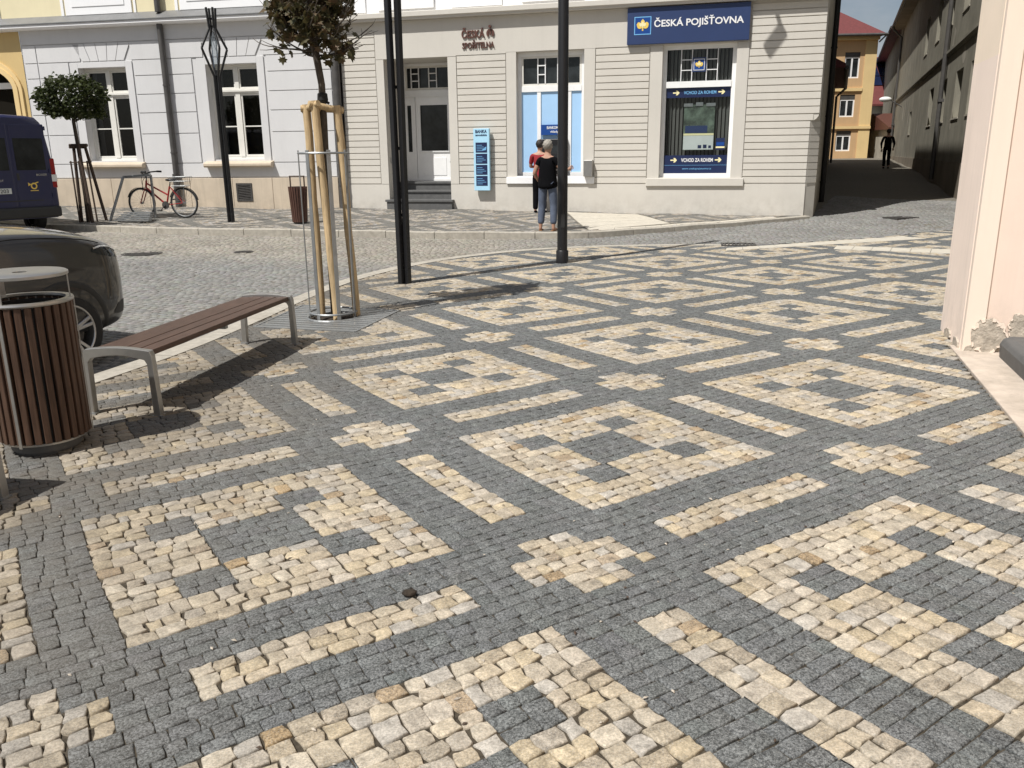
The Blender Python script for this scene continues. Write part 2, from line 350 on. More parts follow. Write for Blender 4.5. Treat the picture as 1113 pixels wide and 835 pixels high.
# ------------------------------------------------------------------ the lie of the land
U = np.array([0.53521824, -0.84471382]); V = np.array([0.84471382, 0.53521824])
OL = np.array([-0.83423651, 4.82443398]); LU = 2.01271 / 20     # one pattern unit
def pave_z(x, y): return 0.01427 * np.asarray(x) - 0.002967 * np.asarray(y)
def idw(x, y, ctl, p=2.6, eps=0.3):
    x = np.asarray(x, float); y = np.asarray(y, float); W = np.zeros(x.shape); S = np.zeros(x.shape)
    for cx, cy, cz in ctl:
        d = ((x-cx)**2 + (y-cy)**2 + eps)**(-p/2); W += d; S += d*cz
    return S / W
ROADC = [(-3.8,4.2,-.15),(-3.2,6.4,-.15),(-2.95,8.5,-.15),(-2.3,12.1,-.13),(-1.3,13.9,-.10),(0,15.1,-.065),(1.5,15.5,-.035),(3,15.4,-.01),(4,14.9,.005),(6,15,.03),(7.2,15.6,.045),(9,16.6,.06),(9,12,.07),
 (-16,21.2,.06),(-10.4,18.9,.085),(-8.7,18.2,.085),(-7.4,17.6,.08),(-5.8,17.2,.065),(-3.3,16.9,.03),(-1.56,16.6,.01),(.6,16.4,.0),(1.6,16.5,.005),(2.8,17.1,.03),(4.5,17.8,.07),(5.8,18.4,.12),(6.8,19.0,.17),
 (-10.5,17.6,.07),(-15,12,-.03),(-8,10,-.10),(-6,14,-.03),(-20,16,0.03),(9,19,.20),(11,22.5,.30),(9,25,.36),(13,30,.50),(16,37,.72),(18,42,.84),(19,48,.95),(21,55,1.06),(24,60,1.12),(28,70,1.2),(40,90,1.4),(10,60,1.1),(0,60,.9),(-30,40,.4),(-25,22,.1),(12,17,.10),(14,22,.30),(5,22,.3),(-60,20,.1),(60,30,1.0),(-6,1,-.15),(-12,3,-.15),(0,-10,-.1),(0,120,1.6)]
def road_z(x, y): return idw(x, y, ROADC)
SIDEC = [(-16,21.6,.18),(-10.4,19.3,.20),(-8.7,18.6,.20),(-7.4,18,.195),(-5.8,17.6,.185),(-3.3,17.3,.15),(-1.56,17,.125),(.6,16.75,.115),(1.6,16.8,.115),(2.8,17.4,.125),(4.5,18.1,.15),(5.8,18.7,.185),(6.6,19.1,.21),
 (-13,24.1,.36),(-8.6,23.2,.34),(-4.3,22.2,.32),(-1.2,21.4,.305),(1.4,20.7,.27),(4,19.95,.235),(6.7,19.2,.214),(-8,20.5,.27),(-3,19.5,.23)]
def side_z(x, y): return idw(x, y, SIDEC)
def inpoly(x, y, poly):
    x = np.asarray(x); y = np.asarray(y); r = np.zeros(x.shape, bool); n = len(poly)
    for i in range(n):
        x0, y0 = poly[i]; x1, y1 = poly[(i+1) % n]
        c = (y0 > y) != (y1 > y)
        with np.errstate(divide='ignore', invalid='ignore'): t = (x1-x0)*(y-y0)/(y1-y0)+x0
        r ^= c & (x < t)
    return r
def smooth_line(pts, k=6):
    P = [np.array(p, float) for p in pts]; P = [2*P[0]-P[1]] + P + [2*P[-1]-P[-2]]; o = []
    for i in range(1, len(P)-2):
        for j in range(k):
            t = j/k; a, b, c, d = P[i-1:i+3]
            o.append(.5*((2*b)+(-a+c)*t+(2*a-5*b+4*c-d)*t*t+(-a+3*b-3*c+d)*t**3))
    o.append(P[-2]); return [tuple(p) for p in o]
NK = smooth_line([(-5.6,-1.5),(-4.6,1.5),(-3.8,4.2),(-3.22,6.19),(-2.90,7.3),(-2.64,8.8),(-2.42,10.4),(-2.0,12.07),(-1.2,13.6),(0.05,14.75),(1.5,15.2),(3.0,15.1),(3.9,14.85)])
NKR = smooth_line([(3.9,14.85),(5.4,15.15),(6.9,15.75),(8.6,16.7),(12.2,18.7)])
FK = smooth_line([(-22,24.5),(-16,21.5),(-10.4,19.2),(-8.7,18.55),(-7.4,18.0),(-5.8,17.6),(-3.3,17.3),(-1.56,17.0),(.6,16.75),(1.6,16.8),(2.8,17.35),(4.5,18.1),(5.8,18.7),(6.62,19.1)])
PAVE = NK + NKR[1:] + [(12.2, 9), (9, 3), (5, -1.5)]
SIDEP = FK + [(6.62,19.23),(-4.18,22.24),(-13.2,24.2),(-22,26.2)]
def fastmesh(name, co, loops, starts, tot, col, mat, smooth):
    me = bpy.data.meshes.new(name); me.vertices.add(len(co)); me.vertices.foreach_set('co', np.ascontiguousarray(co, np.float32).ravel())
    me.loops.add(len(loops)); me.loops.foreach_set('vertex_index', np.ascontiguousarray(loops, np.int32))
    me.polygons.add(len(starts)); me.polygons.foreach_set('loop_start', np.ascontiguousarray(starts, np.int32)); me.polygons.foreach_set('loop_total', np.ascontiguousarray(tot, np.int32))
    if smooth: me.polygons.foreach_set('use_smooth', np.ones(len(starts), bool))
    me.update(calc_edges=True); me.validate()
    a = me.color_attributes.new('Col', 'FLOAT_COLOR', 'POINT'); a.data.foreach_set('color', np.ascontiguousarray(col, np.float32).ravel())
    me.materials.append(MT[mat]); o = bpy.data.objects.new(name, me); COL.objects.link(o); return struct(o)
def light_at(u, v):
    """the lozenge carpet: true where a pale sett lies (pattern units, period 20)"""
    a = ((u+10) % 20)-10; b = ((v+10) % 20)-10; aa, bb = abs(a), abs(b); c = u % 20; d = v % 20
    if (aa < 1 and bb > 5.0) or (bb < 1 and aa > 5.0): return True
    if (aa < 1.0 and bb < 2.55) or (aa < 2.4 and bb < 1.25): return True
    if 3.6 < c < 16.4 and 3.6 < d < 16.4:
        ci, di = math.floor(u/20), math.floor(v/20)
        if 8 < c < 12 and (8.0 if (ci+di) % 2 else 7.85) < d < (12.3 if (ci, di) in ((1, 0), (0, -1)) else 11.9): return False
        if (6 < c < 8 or 12 < c < 14) and (6 < d < 8.05 or 12 < d < 14.05): return False
        return True
    return False
VBR = sorted(set([1, -1, 5, 15, 3.6, 16.4, 7.85, 8.0, 12.3, 11.9, 6, 8.05, 12, 14.05, -1.25 % 20, 1.25, 2.55, 17.45, 19]))
UB = {True: [], False: []}     # course breaks: the pale stones are a little larger than the dark ones
for a, b, nl, nd in [(-2.4,-1,2,2),(-1,1,3,3),(1,2.4,2,2),(2.4,3.6,2,2),(3.6,5,2,2),(5,6,1,1),(6,8,3,3),(8,12,5,6),(12,14,3,3),(14,15,1,1),(15,16.4,2,2),(16.4,17.6,2,2)]:
    for flag, n in ((True, nl), (False, nd)): UB[flag] += [a+(b-a)*i/n for i in range(n)]
def sett_rows(umin, umax, vmin, vmax):
    return [r for fl in (True, False) for r in sett_rows_of(umin, umax, vmin, vmax, UB[fl]) if r[4] == fl]
def sett_rows_of(umin, umax, vmin, vmax, ubrk):
    rows = []; k0 = math.floor((umin+2.4)/20); k1 = math.ceil((umax+2.4)/20)
    brk = [k*20+x for k in range(k0, k1+1) for x in ubrk]
    for a, b in zip(brk[:-1], brk[1:]):
        if b < umin or a > umax: continue
        um = (a+b)/2; v = vmin; cuts = [vmin]
        vb = sorted(k*20+x for k in range(math.floor(vmin/20)-1, math.ceil(vmax/20)+1) for x in VBR)
        chg = [x for x in vb if vmin < x < vmax and light_at(um, x-.05) != light_at(um, x+.05)] + [vmax]
        for e in chg:
            Ln = e-cuts[-1]; lit = light_at(um, (e+cuts[-1])/2)
            n = max(1, round(Ln/(random.uniform(.70, .90) if lit else random.uniform(.72, .92))))
            ws = np.array([random.uniform(.72, 1.3) for _ in range(n)]); ws = np.cumsum(ws/ws.sum()*Ln); s0 = cuts[-1]
            cuts += [s0+x for x in ws]
        for p, q_ in zip(cuts[:-1], cuts[1:]): rows.append((a, b, p, q_, light_at(um, (p+q_)/2)))
    return rows
LIGHTC = np.array([(.425,.358,.262),(.44,.378,.285),(.41,.352,.272),(.425,.375,.305),(.405,.372,.322),(.45,.375,.26),(.42,.365,.285),(.455,.40,.315)])
def stone_field(name, st, zfun, mat, detail, dark_base, waviness=.13):
    st = np.array([(a, b, c, d, l) for a, b, c, d, l in st]); n = len(st)
    lit = st[:, 4] > .5
    cu = (st[:, 0]+st[:, 1])/2; cv = (st[:, 2]+st[:, 3])/2; hu = (st[:, 1]-st[:, 0])/2; hv = (st[:, 3]-st[:, 2])/2
    col = np.where(lit[:, None], LIGHTC[RNG.integers(0, 8, n)] * RNG.uniform(.75, 1.0, (n, 1)), np.array(dark_base) * RNG.uniform(.91, 1.09, (n, 1)) * (1+RNG.normal(0, .007, (n, 3))))
    odd = lit & (RNG.random(n) < .035); col[odd] = col[odd]*np.array([.84, .74, .62])
    if detail == 0: col = np.where(lit[:, None], col*np.array([.86, .90, 1.0]), col)
    if detail == 0:
        off = np.array([(-1,-1),(1,-1),(1,1),(-1,1)], float); m = 4; gap = 0.02
    elif detail == 1:
        off = np.array([(-1,-1),(1,-1),(1,1),(-1,1)], float); m = 4; gap = 0.06
    else:
        off = np.array([(-1,-1),(0,-1),(1,-1),(1,0),(1,1),(0,1),(-1,1),(-1,0)], float); m = 8; gap = 0.042
    g = np.where(lit, gap, gap*.9)[:, None]; gv = np.where(lit, gap, gap*.15)[:, None]
    jl = np.where(lit, .050, .022)[:, None]
    pu = cu[:, None] + off[:, 0]*(hu[:, None]-g/2) + RNG.normal(0, 1, (n, m)).clip(-1.9, 1.9)*jl*.8
    pv = cv[:, None] + off[:, 1]*(hv[:, None]-gv/2) + RNG.normal(0, 1, (n, m)).clip(-1.9, 1.9)*jl
    if detail == 2:   # round the corners
        for k in (0, 2, 4, 6):
            pu[:, k] += (cu-pu[:, k])*RNG.uniform(.0, .10, n)*np.where(lit, 1, .4); pv[:, k] += (cv-pv[:, k])*RNG.uniform(.0, .07, n)*np.where(lit, 1, .4)
    def warp(uu, vv):
        return uu + waviness*(np.sin(vv*.23+uu*.05)*.6+np.sin(vv*.61+1.3+uu*.21)*.4), vv + waviness*(np.sin(uu*.31+2)*.6+np.sin(uu*.17+vv*.11)*.4)
    def world(uu, vv):
        uu, vv = warp(uu, vv); return OL[0]+(uu*U[0]+vv*V[0])*LU, OL[1]+(uu*U[1]+vv*V[1])*LU
    x, y = world(pu, pv); zc = zfun(*world(cu, cv))
    dz = RNG.normal(0, 1, n)*np.where(lit, .0016, .0009) + np.where(lit, .0012, 0)
    tl_ = np.where(lit, .022, .013)[:, None]; tx = RNG.normal(0, 1, (n, 1))*tl_; ty = RNG.normal(0, 1, (n, 1))*tl_
    xc, yc = x.mean(1), y.mean(1)
    tilt = (x-xc[:, None])*tx + (y-yc[:, None])*ty
    z = zfun(x, y) + dz[:, None] + tilt
    ring = lambda s, d: (xc[:, None]+(x-xc[:, None])*s, yc[:, None]+(y-yc[:, None])*s, z+d)
    if detail == 0: rings = [ring(1, 0)]
    elif detail == 1: rings = [ring(1, -.016), ring(.86, 0)]
    else: rings = [ring(1, -.024), ring(.985, -.0050), ring(.93, -.0008), ring(.86, .0)]
    k = len(rings); co = np.stack([np.stack(r, -1) for r in rings], 1).reshape(-1, 3)     # n, k, m, 3
    base = (np.arange(n)*k*m)[:, None]
    i = np.arange(m); j = (i+1) % m
    qs = [np.stack([r*m+i, r*m+j, (r+1)*m+j, (r+1)*m+i], 1) for r in range(k-1)]
    quads = np.concatenate(qs) if qs else np.zeros((0, 4), int)
    allq = (base[:, :, None]+quads[None]).reshape(-1) if len(quads) else np.zeros(0, int)
    top = (base+((k-1)*m+i)[None]).reshape(-1)
    loops = np.concatenate([allq, top]); nq = len(allq)//4
    starts = np.concatenate([np.arange(nq)*4, nq*4+np.arange(n)*m]); tot = np.concatenate([np.full(nq, 4), np.full(n, m)])
    c4 = np.concatenate([col, np.ones((n, 1))], 1).clip(0, 1); c4 = np.repeat(c4, k*m, 0)
    return fastmesh(name, co, loops, starts, tot, c4, mat, detail == 2)
def uv_bounds(poly):
    P = np.array(poly)-OL; a = P@U/LU; b = P@V/LU; return a.min(), a.max(), b.min(), b.max()
def centre_xy(r):
    u, v = (r[0]+r[1])/2, (r[2]+r[3])/2; return OL[0]+(u*U[0]+v*V[0])*LU, OL[1]+(u*U[1]+v*V[1])*LU

# ---- near pavement
rows = sett_rows(*uv_bounds(PAVE))
rows = [r if not (21.0 < (r[0]+r[1])/2 < 21.6 and 2.5 < (r[2]+r[3])/2 < 3.2) else (*r[:4], True) for r in rows]
cx = np.array([centre_xy(r) for r in rows])
PINK0 = np.array([3.86, 7.20]); PD = np.array([-.303, -.953]); PN = np.array([.953, -.303])      # corner, along the facade, inward
loc = (cx-PINK0); px_, py_ = loc@PD, loc@PN
keep = inpoly(cx[:, 0], cx[:, 1], PAVE) & ~((px_ > -.25) & (py_ > -.03)) & ~((px_ > .50) & (py_ > -.09)) & (cx[:, 1] > -1)
# tree pit and grate stay free
GR = [(-2.62,8.36),(-1.52,7.98),(-1.24,9.10),(-2.42,9.62)]
keep &= ~inpoly(cx[:, 0], cx[:, 1], GR)
# pale guide strips
STRIPS = [[(3.6,14.12),(3.72,14.50),(7.3,15.72),(7.5,15.2)], [(5.35,13.95),(5.6,14.45),(9.0,12.1),(8.7,11.6)]]
for S in STRIPS: keep &= ~inpoly(cx[:, 0], cx[:, 1], S)
stone_field('pavement', [r for r, k in zip(rows, keep) if k], pave_z, 'sett', 2, (.116, .120, .118))
def sheet(name, poly_test, zf, x0, x1, y0, y1, step, mat):
    mb = MB(); xs = np.arange(x0, x1+1e-6, step); ys = np.arange(y0, y1+1e-6, step); X, Y = np.meshgrid(xs, ys); Z = zf(X, Y); nx = len(xs)
    vs = np.stack([X, Y, Z], -1).reshape(-1, 3).tolist(); fs = []
    cxm = (X[:-1, :-1]+step/2); cym = (Y[:-1, :-1]+step/2); ok = poly_test(cxm, cym)
    for i, j in zip(*np.nonzero(ok)):
        a = i*nx+j; fs.append((a, a+1, a+nx+1, a+nx))
    mb.add(vs, fs); return struct(mb.build(name, mat, smooth=True, fix=False))
sheet('pavement_bed', lambda x, y: inpoly(x, y, PAVE), lambda x, y: pave_z(x, y)-.0085, -6, 12.6, -2, 18.6, .1, 'joint')
# ---- far sidewalk in the same carpet of setts
rows = sett_rows(*uv_bounds(SIDEP)); cx = np.array([centre_xy(r) for r in rows])
keep = inpoly(cx[:, 0], cx[:, 1], SIDEP)
WPATCH = [(1.55,17.0),(1.30,20.42),(3.05,19.95),(3.5,18.05)]
WSTRIP = [(1.75,16.92),(1.80,17.22),(2.75,17.75),(5.7,18.98),(6.3,19.15),(5.9,18.82),(4.5,18.22),(2.8,17.48)]
for S in (WPATCH, WSTRIP): keep &= ~inpoly(cx[:, 0], cx[:, 1], S)
stone_field('far_sidewalk', [r for r, k in zip(rows, keep) if k], side_z, 'farsett', 0, (.165, .158, .142))
sheet('far_sidewalk_bed', lambda x, y: inpoly(x, y, SIDEP), lambda x, y: side_z(x, y)-.006, -22, 7, 16, 27, .25, 'roadjoint')
# ---- carriageway: setts in gently arched rows over a base sheet that reaches the horizon
def road_rows():
    out_ = []; st = .105
    e = np.array([.963, -.269]); nn = np.array([.269, .963])
    for i in range(0, 290):
        y0 = i*.098-8; x = -26+random.random()*.1
        while x < 14:
            wd = random.uniform(.085, .125); out_.append((x, x+wd, y0, y0+.098)); x += wd
    return np.array(out_)
rr = road_rows()
e = np.array([.963, -.269]); nn = np.array([.269, .963]); base = np.array([-2.0, 11.0])
def rworld(a, b):
    b2 = b + .10*np.sin(a*1.35)+.06*np.sin(a*.4+b*.3); return base[0]+a*e[0]+b2*nn[0], base[1]+a*e[1]+b2*nn[1]
cxx, cyy = rworld((rr[:, 0]+rr[:, 1])/2, (rr[:, 2]+rr[:, 3])/2)
NKO = [(p[0]-.12, p[1]+.12) for p in NK]
ROADP = [(-24, 4)] + [(-5.2, 1.0)] + [p for p in NKO if p[1] > 1.5] + [(x-.03, y+.1) for x, y in NKR] + [(13.2, 21.3), (9.5, 25), (6.72, 19.25)] + [(x, y-.05) for x, y in FK[::-1]] + [(-24, 24)]
# keep what the frame can see
az = np.degrees(np.arctan2(cxx, cyy))
ok = inpoly(cxx, cyy, ROADP) & (np.abs(az) < 44) & (cyy > 3.5)
rr = rr[ok]
def road_field():
    n = len(rr); a = (rr[:, 0]+rr[:, 1])/2; b = (rr[:, 2]+rr[:, 3])/2
    off = np.array([(-1,-1),(1,-1),(1,1),(-1,1)], float)
    pa = a[:, None]+off[:, 0]*((rr[:, 1]-rr[:, 0])[:, None]/2-.004)+RNG.normal(0, .005, (n, 4)); pb = b[:, None]+off[:, 1]*(.049-.004)+RNG.normal(0, .005, (n, 4))
    x, y = rworld(pa, pb); z = road_z(x, y)+RNG.normal(0, .0025, n)[:, None]
    xm, ym = x.mean(1)[:, None], y.mean(1)[:, None]; z = z+(x-xm)*RNG.normal(0, .03, (n, 1))+(y-ym)*RNG.normal(0, .03, (n, 1))
    r1 = np.stack([x, y, z-.012], -1); r2 = np.stack([xm+(x-xm)*.84, ym+(y-ym)*.84, z+.001], -1)
    co = np.stack([r1, r2], 1).reshape(-1, 3); bs = (np.arange(n)*8)[:, None]
    i = np.arange(4); j = (i+1) % 4; q = np.concatenate([np.stack([i, j, 4+j, 4+i], 1), [[4, 5, 6, 7]]])
    loops = (bs[:, :, None]+q[None]).reshape(-1); nf = n*5
    xx, yy = xm[:, 0], ym[:, 0]; wv = .269*xx+.963*yy
    warm = np.clip((wv-11.6)/1.5, 0, 1)*np.clip((1.5-xx)/2, 0, 1)          # parking bay of warmer stone
    c = np.array([.208, .203, .190])*(1-warm[:, None]) + np.array([.262, .241, .205])*warm[:, None]
    c = c*RNG.uniform(.86, 1.13, (n, 1))*(1+RNG.normal(0, .018, (n, 3)))
    c4 = np.repeat(np.concatenate([c, np.ones((n, 1))], 1).clip(0, 1), 8, 0)
    return fastmesh('road', co, loops, np.arange(nf)*4, np.full(nf, 4), c4, 'roadsett', False)
road_field()
def gz(x, y):
    z = road_z(x, y)-.006
    return np.where(inpoly(x, y, PAVE) | inpoly(x, y, SIDEP), z-.25, z)
sheet('road_bed', lambda x, y: x == x, gz, -30, 32, -6, 76, .5, 'roadjoint')
mb = MB(); mb.add([(-900,-900,-.6),(900,-900,-.6),(900,900,-.6),(-900,900,-.6)], [(0,1,2,3)]); struct(mb.build('ground', 'roadjoint', fix=False))
# ---- kerbs: real blocks, laid along the line
def kerb(name, line, wid, zf, drop, step=1.0, side=1):
    mb = MB(); P = np.array(line); seg = np.hypot(*np.diff(P, axis=0).T); s = np.concatenate([[0], np.cumsum(seg)]); at = lambda t: np.array([np.interp(t, s, P[:, 0]), np.interp(t, s, P[:, 1])])
    t = 0
    while t < s[-1]-.05:
        t1 = min(t+step, s[-1]); qn = 4; g = .006; vs = []
        for k in range(qn+1):
            tt = t+g+(t1-t-2*g)*k/qn; p = at(tt); d = at(min(tt+.03, s[-1]))-at(max(tt-.03, 0)); d = d/np.hypot(*d); nrm = np.array([-d[1], d[0]])*side
            o = p+nrm*wid; zt = float(zf(*p)); c = .012
            vs += [(p[0], p[1], zt-drop), (p[0], p[1], zt), (o[0]-nrm[0]*c, o[1]-nrm[1]*c, zt), (o[0], o[1], zt-c), (o[0], o[1], zt-drop)]
        fs = [(k*5+i, k*5+i+1, k*5+5+i+1, k*5+5+i) for k in range(qn) for i in range(4)] + [(0,1,2,3,4)[::-1], tuple(qn*5+i for i in range(5))]
        mb.add(vs, fs); t = t1
    return struct(mb.build(name, 'granite', smooth=False))
kerb('kerb', NK, .22, lambda x, y: pave_z(x, y)+.006, .4)
kerb('far_kerb', FK, .16, lambda x, y: side_z(x, y)+.006, .4, side=-1)
def slabs(name, poly, zf, mat, n=14):
    """paving strip split across its length; poly = a0,b0,b1,a1 with a0-a1 and b0-b1 the long sides"""
    a0, b0, b1, a1 = [np.array(p, float) for p in poly]; mb = MB()
    for k in range(n):
        t0, t1 = (k+.012)/n, (k+1-.012)/n; q4 = [a0+(a1-a0)*t0, b0+(b1-b0)*t0, b0+(b1-b0)*t1, a0+(a1-a0)*t1]
        mb.add([(p[0], p[1], float(zf(*p))+.003) for p in q4]+[(p[0], p[1], float(zf(*p))-.05) for p in q4], [(0,1,2,3),(0,4,5,1),(1,5,6,2),(2,6,7,3),(3,7,4,0)])
    return struct(mb.build(name, mat))
slabs('guide_strip', STRIPS[0], pave_z, 'whitestone', 12); slabs('guide_strip', STRIPS[1], pave_z, 'whitestone', 14)
slabs('guide_strip', [(1.60,17.1),(3.42,18.1),(3.0,19.95),(1.35,20.4)], side_z, 'whitestone', 5)
slabs('guide_strip', [(1.75,16.95),(1.80,17.25),(5.9,19.05),(5.9,18.8)], side_z, 'whitestone', 12)
# ------------------------------------------------------------------ building kit (local frame: x along the facade, y into the house, z up)
def wall_holes(mb, x0, x1, z0, z1, holes, y=0.0, reveal=0.3):
    xs = sorted({x0, x1, *[h[0] for h in holes], *[h[1] for h in holes]}); zs = sorted({z0, z1, *[h[2] for h in holes], *[h[3] for h in holes]})
    xs = [x for x in xs if x0 <= x <= x1]; zs = [z for z in zs if z0 <= z <= z1]
    for a, b in zip(xs[:-1], xs[1:]):
        for c, d in zip(zs[:-1], zs[1:]):
            if any(h[0] < (a+b)/2 < h[1] and h[2] < (c+d)/2 < h[3] for h in holes): continue
            mb.add([(a,y,c),(b,y,c),(b,y,d),(a,y,d)], [(0,1,2,3)])
    for h in holes:
        a, b, c, d = h[:4]; r = y+(h[4] if len(h) > 4 else reveal)
        mb.add([(a,y,c),(a,y,d),(a,r,d),(a,r,c)], [(0,1,2,3)]); mb.add([(b,y,c),(b,y,d),(b,r,d),(b,r,c)], [(3,2,1,0)])
        mb.add([(a,y,d),(b,y,d),(b,r,d),(a,r,d)], [(0,1,2,3)]); mb.add([(a,y,c),(b,y,c),(b,r,c),(a,r,c)], [(3,2,1,0)])
def rect_frame(mb, x0, x1, z0, z1, w, y0, y1):
    mb.box(x0, x0+w, y0, y1, z0, z1); mb.box(x1-w, x1, y0, y1, z0, z1); mb.box(x0+w, x1-w, y0, y1, z1-w, z1); mb.box(x0+w, x1-w, y0, y1, z0, z0+w)
def sash_window(parent, x0, x1, z0, z1, y, zt, mullion=True, glazing=None):
    """tall two-wing casement under a two-light transom"""
    mb = MB(); w = .075; xm = (x0+x1)/2
    rect_frame(mb, x0, x1, z0, z1, w, y, y+.07)
    mb.box(x0+w, x1-w, y-.02, y+.07, zt-.06, zt+.06); mb.box(x0+w, x1-w, y-.05, y-.02, zt-.015, zt+.03)
    mb.box(xm-.055, xm+.055, y-.012, y+.06, zt+.06, z1-w); mb.box(xm-.065, xm+.065, y-.015, y+.06, z0+w, zt-.06)
    for a, b in ((x0+w, xm-.065), (xm+.065, x1-w)):
        rect_frame(mb, a+.004, b-.004, z0+w+.004, zt-.064, .045, y+.012, y+.055)
        if glazing: mb.box(a+.05, b-.05, y+.02, y+.045, glazing-.015, glazing+.015)
    for a, b in ((x0+w, xm-.055), (xm+.055, x1-w)): rect_frame(mb, a+.004, b-.004, zt+.064, z1-w-.004, .035, y+.012, y+.055)
    f = mb.build('window', 'frame', parent)
    g = MB(); g.add([(x0+.02,y+.04,z0+.02),(x1-.02,y+.04,z0+.02),(x1-.02,y+.04,z1-.02),(x0+.02,y+.04,z1-.02)], [(0,1,2,3)]); g.build('pane', 'clear', f)
    v = MB(); v.box(x0-.02, x1+.02, y+.35, y+.36, z0-.02, z1+.02); v.build('backing', 'room', f)
    c = MB()
    # net curtains hanging at the sides
    for a, b in ((x0+.03, x0+.03+.30*(xm-x0)), (x1-.03-.22*(xm-x0), x1-.03)):
        n = 14; pts = [(a+(b-a)*i/n, y+.16+.02*(i % 2)) for i in range(n+1)]
        c.add([(p[0], p[1], z0+.05) for p in pts]+[(p[0], p[1], z1-.05) for p in pts], [(i, i+1, n+2+i, n+1+i) for i in range(n)])
    c.build('curtain', 'blinds', f)
    return f
def downpipe(mb, x, y, z0, z1, r=.055):
    mb.tube([(x, y, z0), (x, y, z1)], r, 12)
    for z in np.arange(z0+.6, z1, 1.7): mb.lathe([(r+.012, -.02), (r+.012, .02)], 12, (x, y, z)); mb.box(x-.012, x+.012, y, y+.14, z-.012, z+.012)

# ================================================================== beige corner house
FA = R(-15.6); BC = (6.70112678, 19.20541228)
bank = thing('corner_building', (BC[0], BC[1], 0), FA, 'beige rendered corner building with closely grooved walls, white upper floor and white door', 'building')
TOP = 13.3; CN = 4.76
DOOR = (-10.15, -8.48, .1, 3.89, 1.3); ATM = (-6.77, -5.14, 1.10, 3.92, .25); SHOP = (-3.35, -1.73, 1.05, 3.935, .25)
mb = MB(); wall_holes(mb, -11.3, -.08, -.3, CN+.05, [DOOR, ATM, SHOP], .022, .42)
mb.build('wall', 'beige', bank, fix=False)
mb = MB()
# corner: cut off below head height, square above
mb.prism([(-.08,.016),(.09,.016),(.14,.235),(.11,.24)], 2.42, CN+.05)
mb.add([(-.08,.016,-.3),(.14,.235,-.3),(.14,.235,2.25),(-.08,.016,2.25)], [(0,1,2,3)])
prev = None
for k in range(5):   # the rounded stop of the chamfer
    t = k/4; s = math.sin(t*math.pi/2); z = 2.25+.17*(1-math.cos(t*math.pi/2))
    c = [(-.08,.016,z),(-.08+.17*s,.016,z),(.14,.235,z)]
    if prev: mb.add(prev+c, [(0,1,4,3),(1,2,5,4)])
    prev = c
mb.build('corner', 'beige', bank, fix=False)
mb = MB()
def boards(x0, x1, z0, z1, pitch=.1485, gap=.020, top_clip=None):
    n = round((z1-z0)/pitch); p = (z1-z0)/n
    for i in range(n): mb.box(x0, x1, -.002, .014, z0+i*p+gap/2, z0+(i+1)*p-gap/2)
for x0_, x1_, zt_ in ((-11.28, -10.37, 4.55), (-8.25, -7.03, 3.90), (-4.87, -3.64, 3.93)):
    boards(x0_, x1_, .915, zt_); mb.build('grooved_render', 'beige', bank, bevel=.004, seg=1); mb = MB()
boards(-1.46, -.085, .915, 2.25); boards(-1.46, .088, 2.4, 4.70)
mb.box(-1.46, -.03, -.002, .014, 2.262, 2.388)
n = 9
for i in range(n):   # the grooves run on round the cut corner
    p = (2.25-.915)/n; a, b = .915+i*p+.0095, .915+(i+1)*p-.0095
    mb.add([(-.082,-.004,a),(.153,.235,a),(.153,.235,b),(-.082,-.004,b)], [(0,1,2,3)])
mb.build('grooved_render', 'beige', bank, bevel=.004, seg=1)
mb = MB()   # smooth trim: plinth, frieze, window surrounds, all a little proud of the grooves
def bx(*a): mb.box(*a)
for a, b in ((-11.28, DOOR[0]), (DOOR[1], -.085)): bx(a, b, -.006, .0135, -.3, .905)
bx(-10.355, DOOR[0]-.0, -.009, .0125, .915, 3.885); bx(DOOR[1], -8.265, -.009, .0125, .915, 3.885)
bx(-10.355, -4.885, -.007, .0145, 3.905 if False else 3.93, 4.745) if False else None
bx(-10.355, -8.265, -.008, .0125, 3.895, 4.745); bx(-8.265, -7.02, -.0075, .0125, 3.91, 4.745); bx(-7.02, -4.88, -.008, .0125, 3.935, 4.745)
bx(-4.88, -1.475, -.0075, .0125, 3.942, 4.745)
bx(-7.015, ATM[0], -.009, .0125, .91, 3.93); bx(ATM[1], -4.885, -.009, .0125, .91, 3.93)
bx(-3.625, SHOP[0], -.009, .0125, .91, 3.938); bx(SHOP[1], -1.475, -.009, .0125, .91, 3.938)
bx(ATM[0], ATM[1], -.0085, .0125, .91, 1.095); bx(SHOP[0], SHOP[1], -.0085, .0125, .91, 1.045)
mb.build('trim', 'beigeframe', bank)
mb = MB()   # string course
mb.prism([(.012,CN-.01),(-.16,CN-.01),(-.16,CN+.03),(-.20,CN+.05),(-.20,CN+.15),(-.17,CN+.165),(.02,CN+.19)], -11.3, .14, 'x')
mb.build('cornice', 'beigeframe', bank)
mb = MB()
upw = [(-10.1,-8.9,6.35,8.6),(-6.5,-5.3,6.35,8.6),(-3.1,-1.9,6.35,8.6),(-10.1,-8.9,9.5,11.4),(-6.5,-5.3,9.5,11.4),(-3.1,-1.9,9.5,11.4)]
wall_holes(mb, -11.3, .09, CN+.17, TOP, upw, .02, .2)
for x in (-10.9, -9.9, -9.15, -8.2, -6.9, -5.0, -3.6, -1.5, -.45):
    pass
for x0, x1 in ((-11.2,-10.55), (-8.35,-7.1), (-4.7,-3.6), (-1.4,-.05)): mb.box(x0, x1, -.012, .018, CN+.21, TOP-.4)
for h in upw[:3]: mb.box(h[0]-.12, h[1]+.12, -.03, .016, CN+.24, h[2]-.1)
mb.build('upper_wall', 'white', bank, fix=False)
for h in upw: sash_window(bank, h[0], h[1], h[2], h[3], .2, h[2]+(h[3]-h[2])*.68)
mb = MB()   # side and back walls
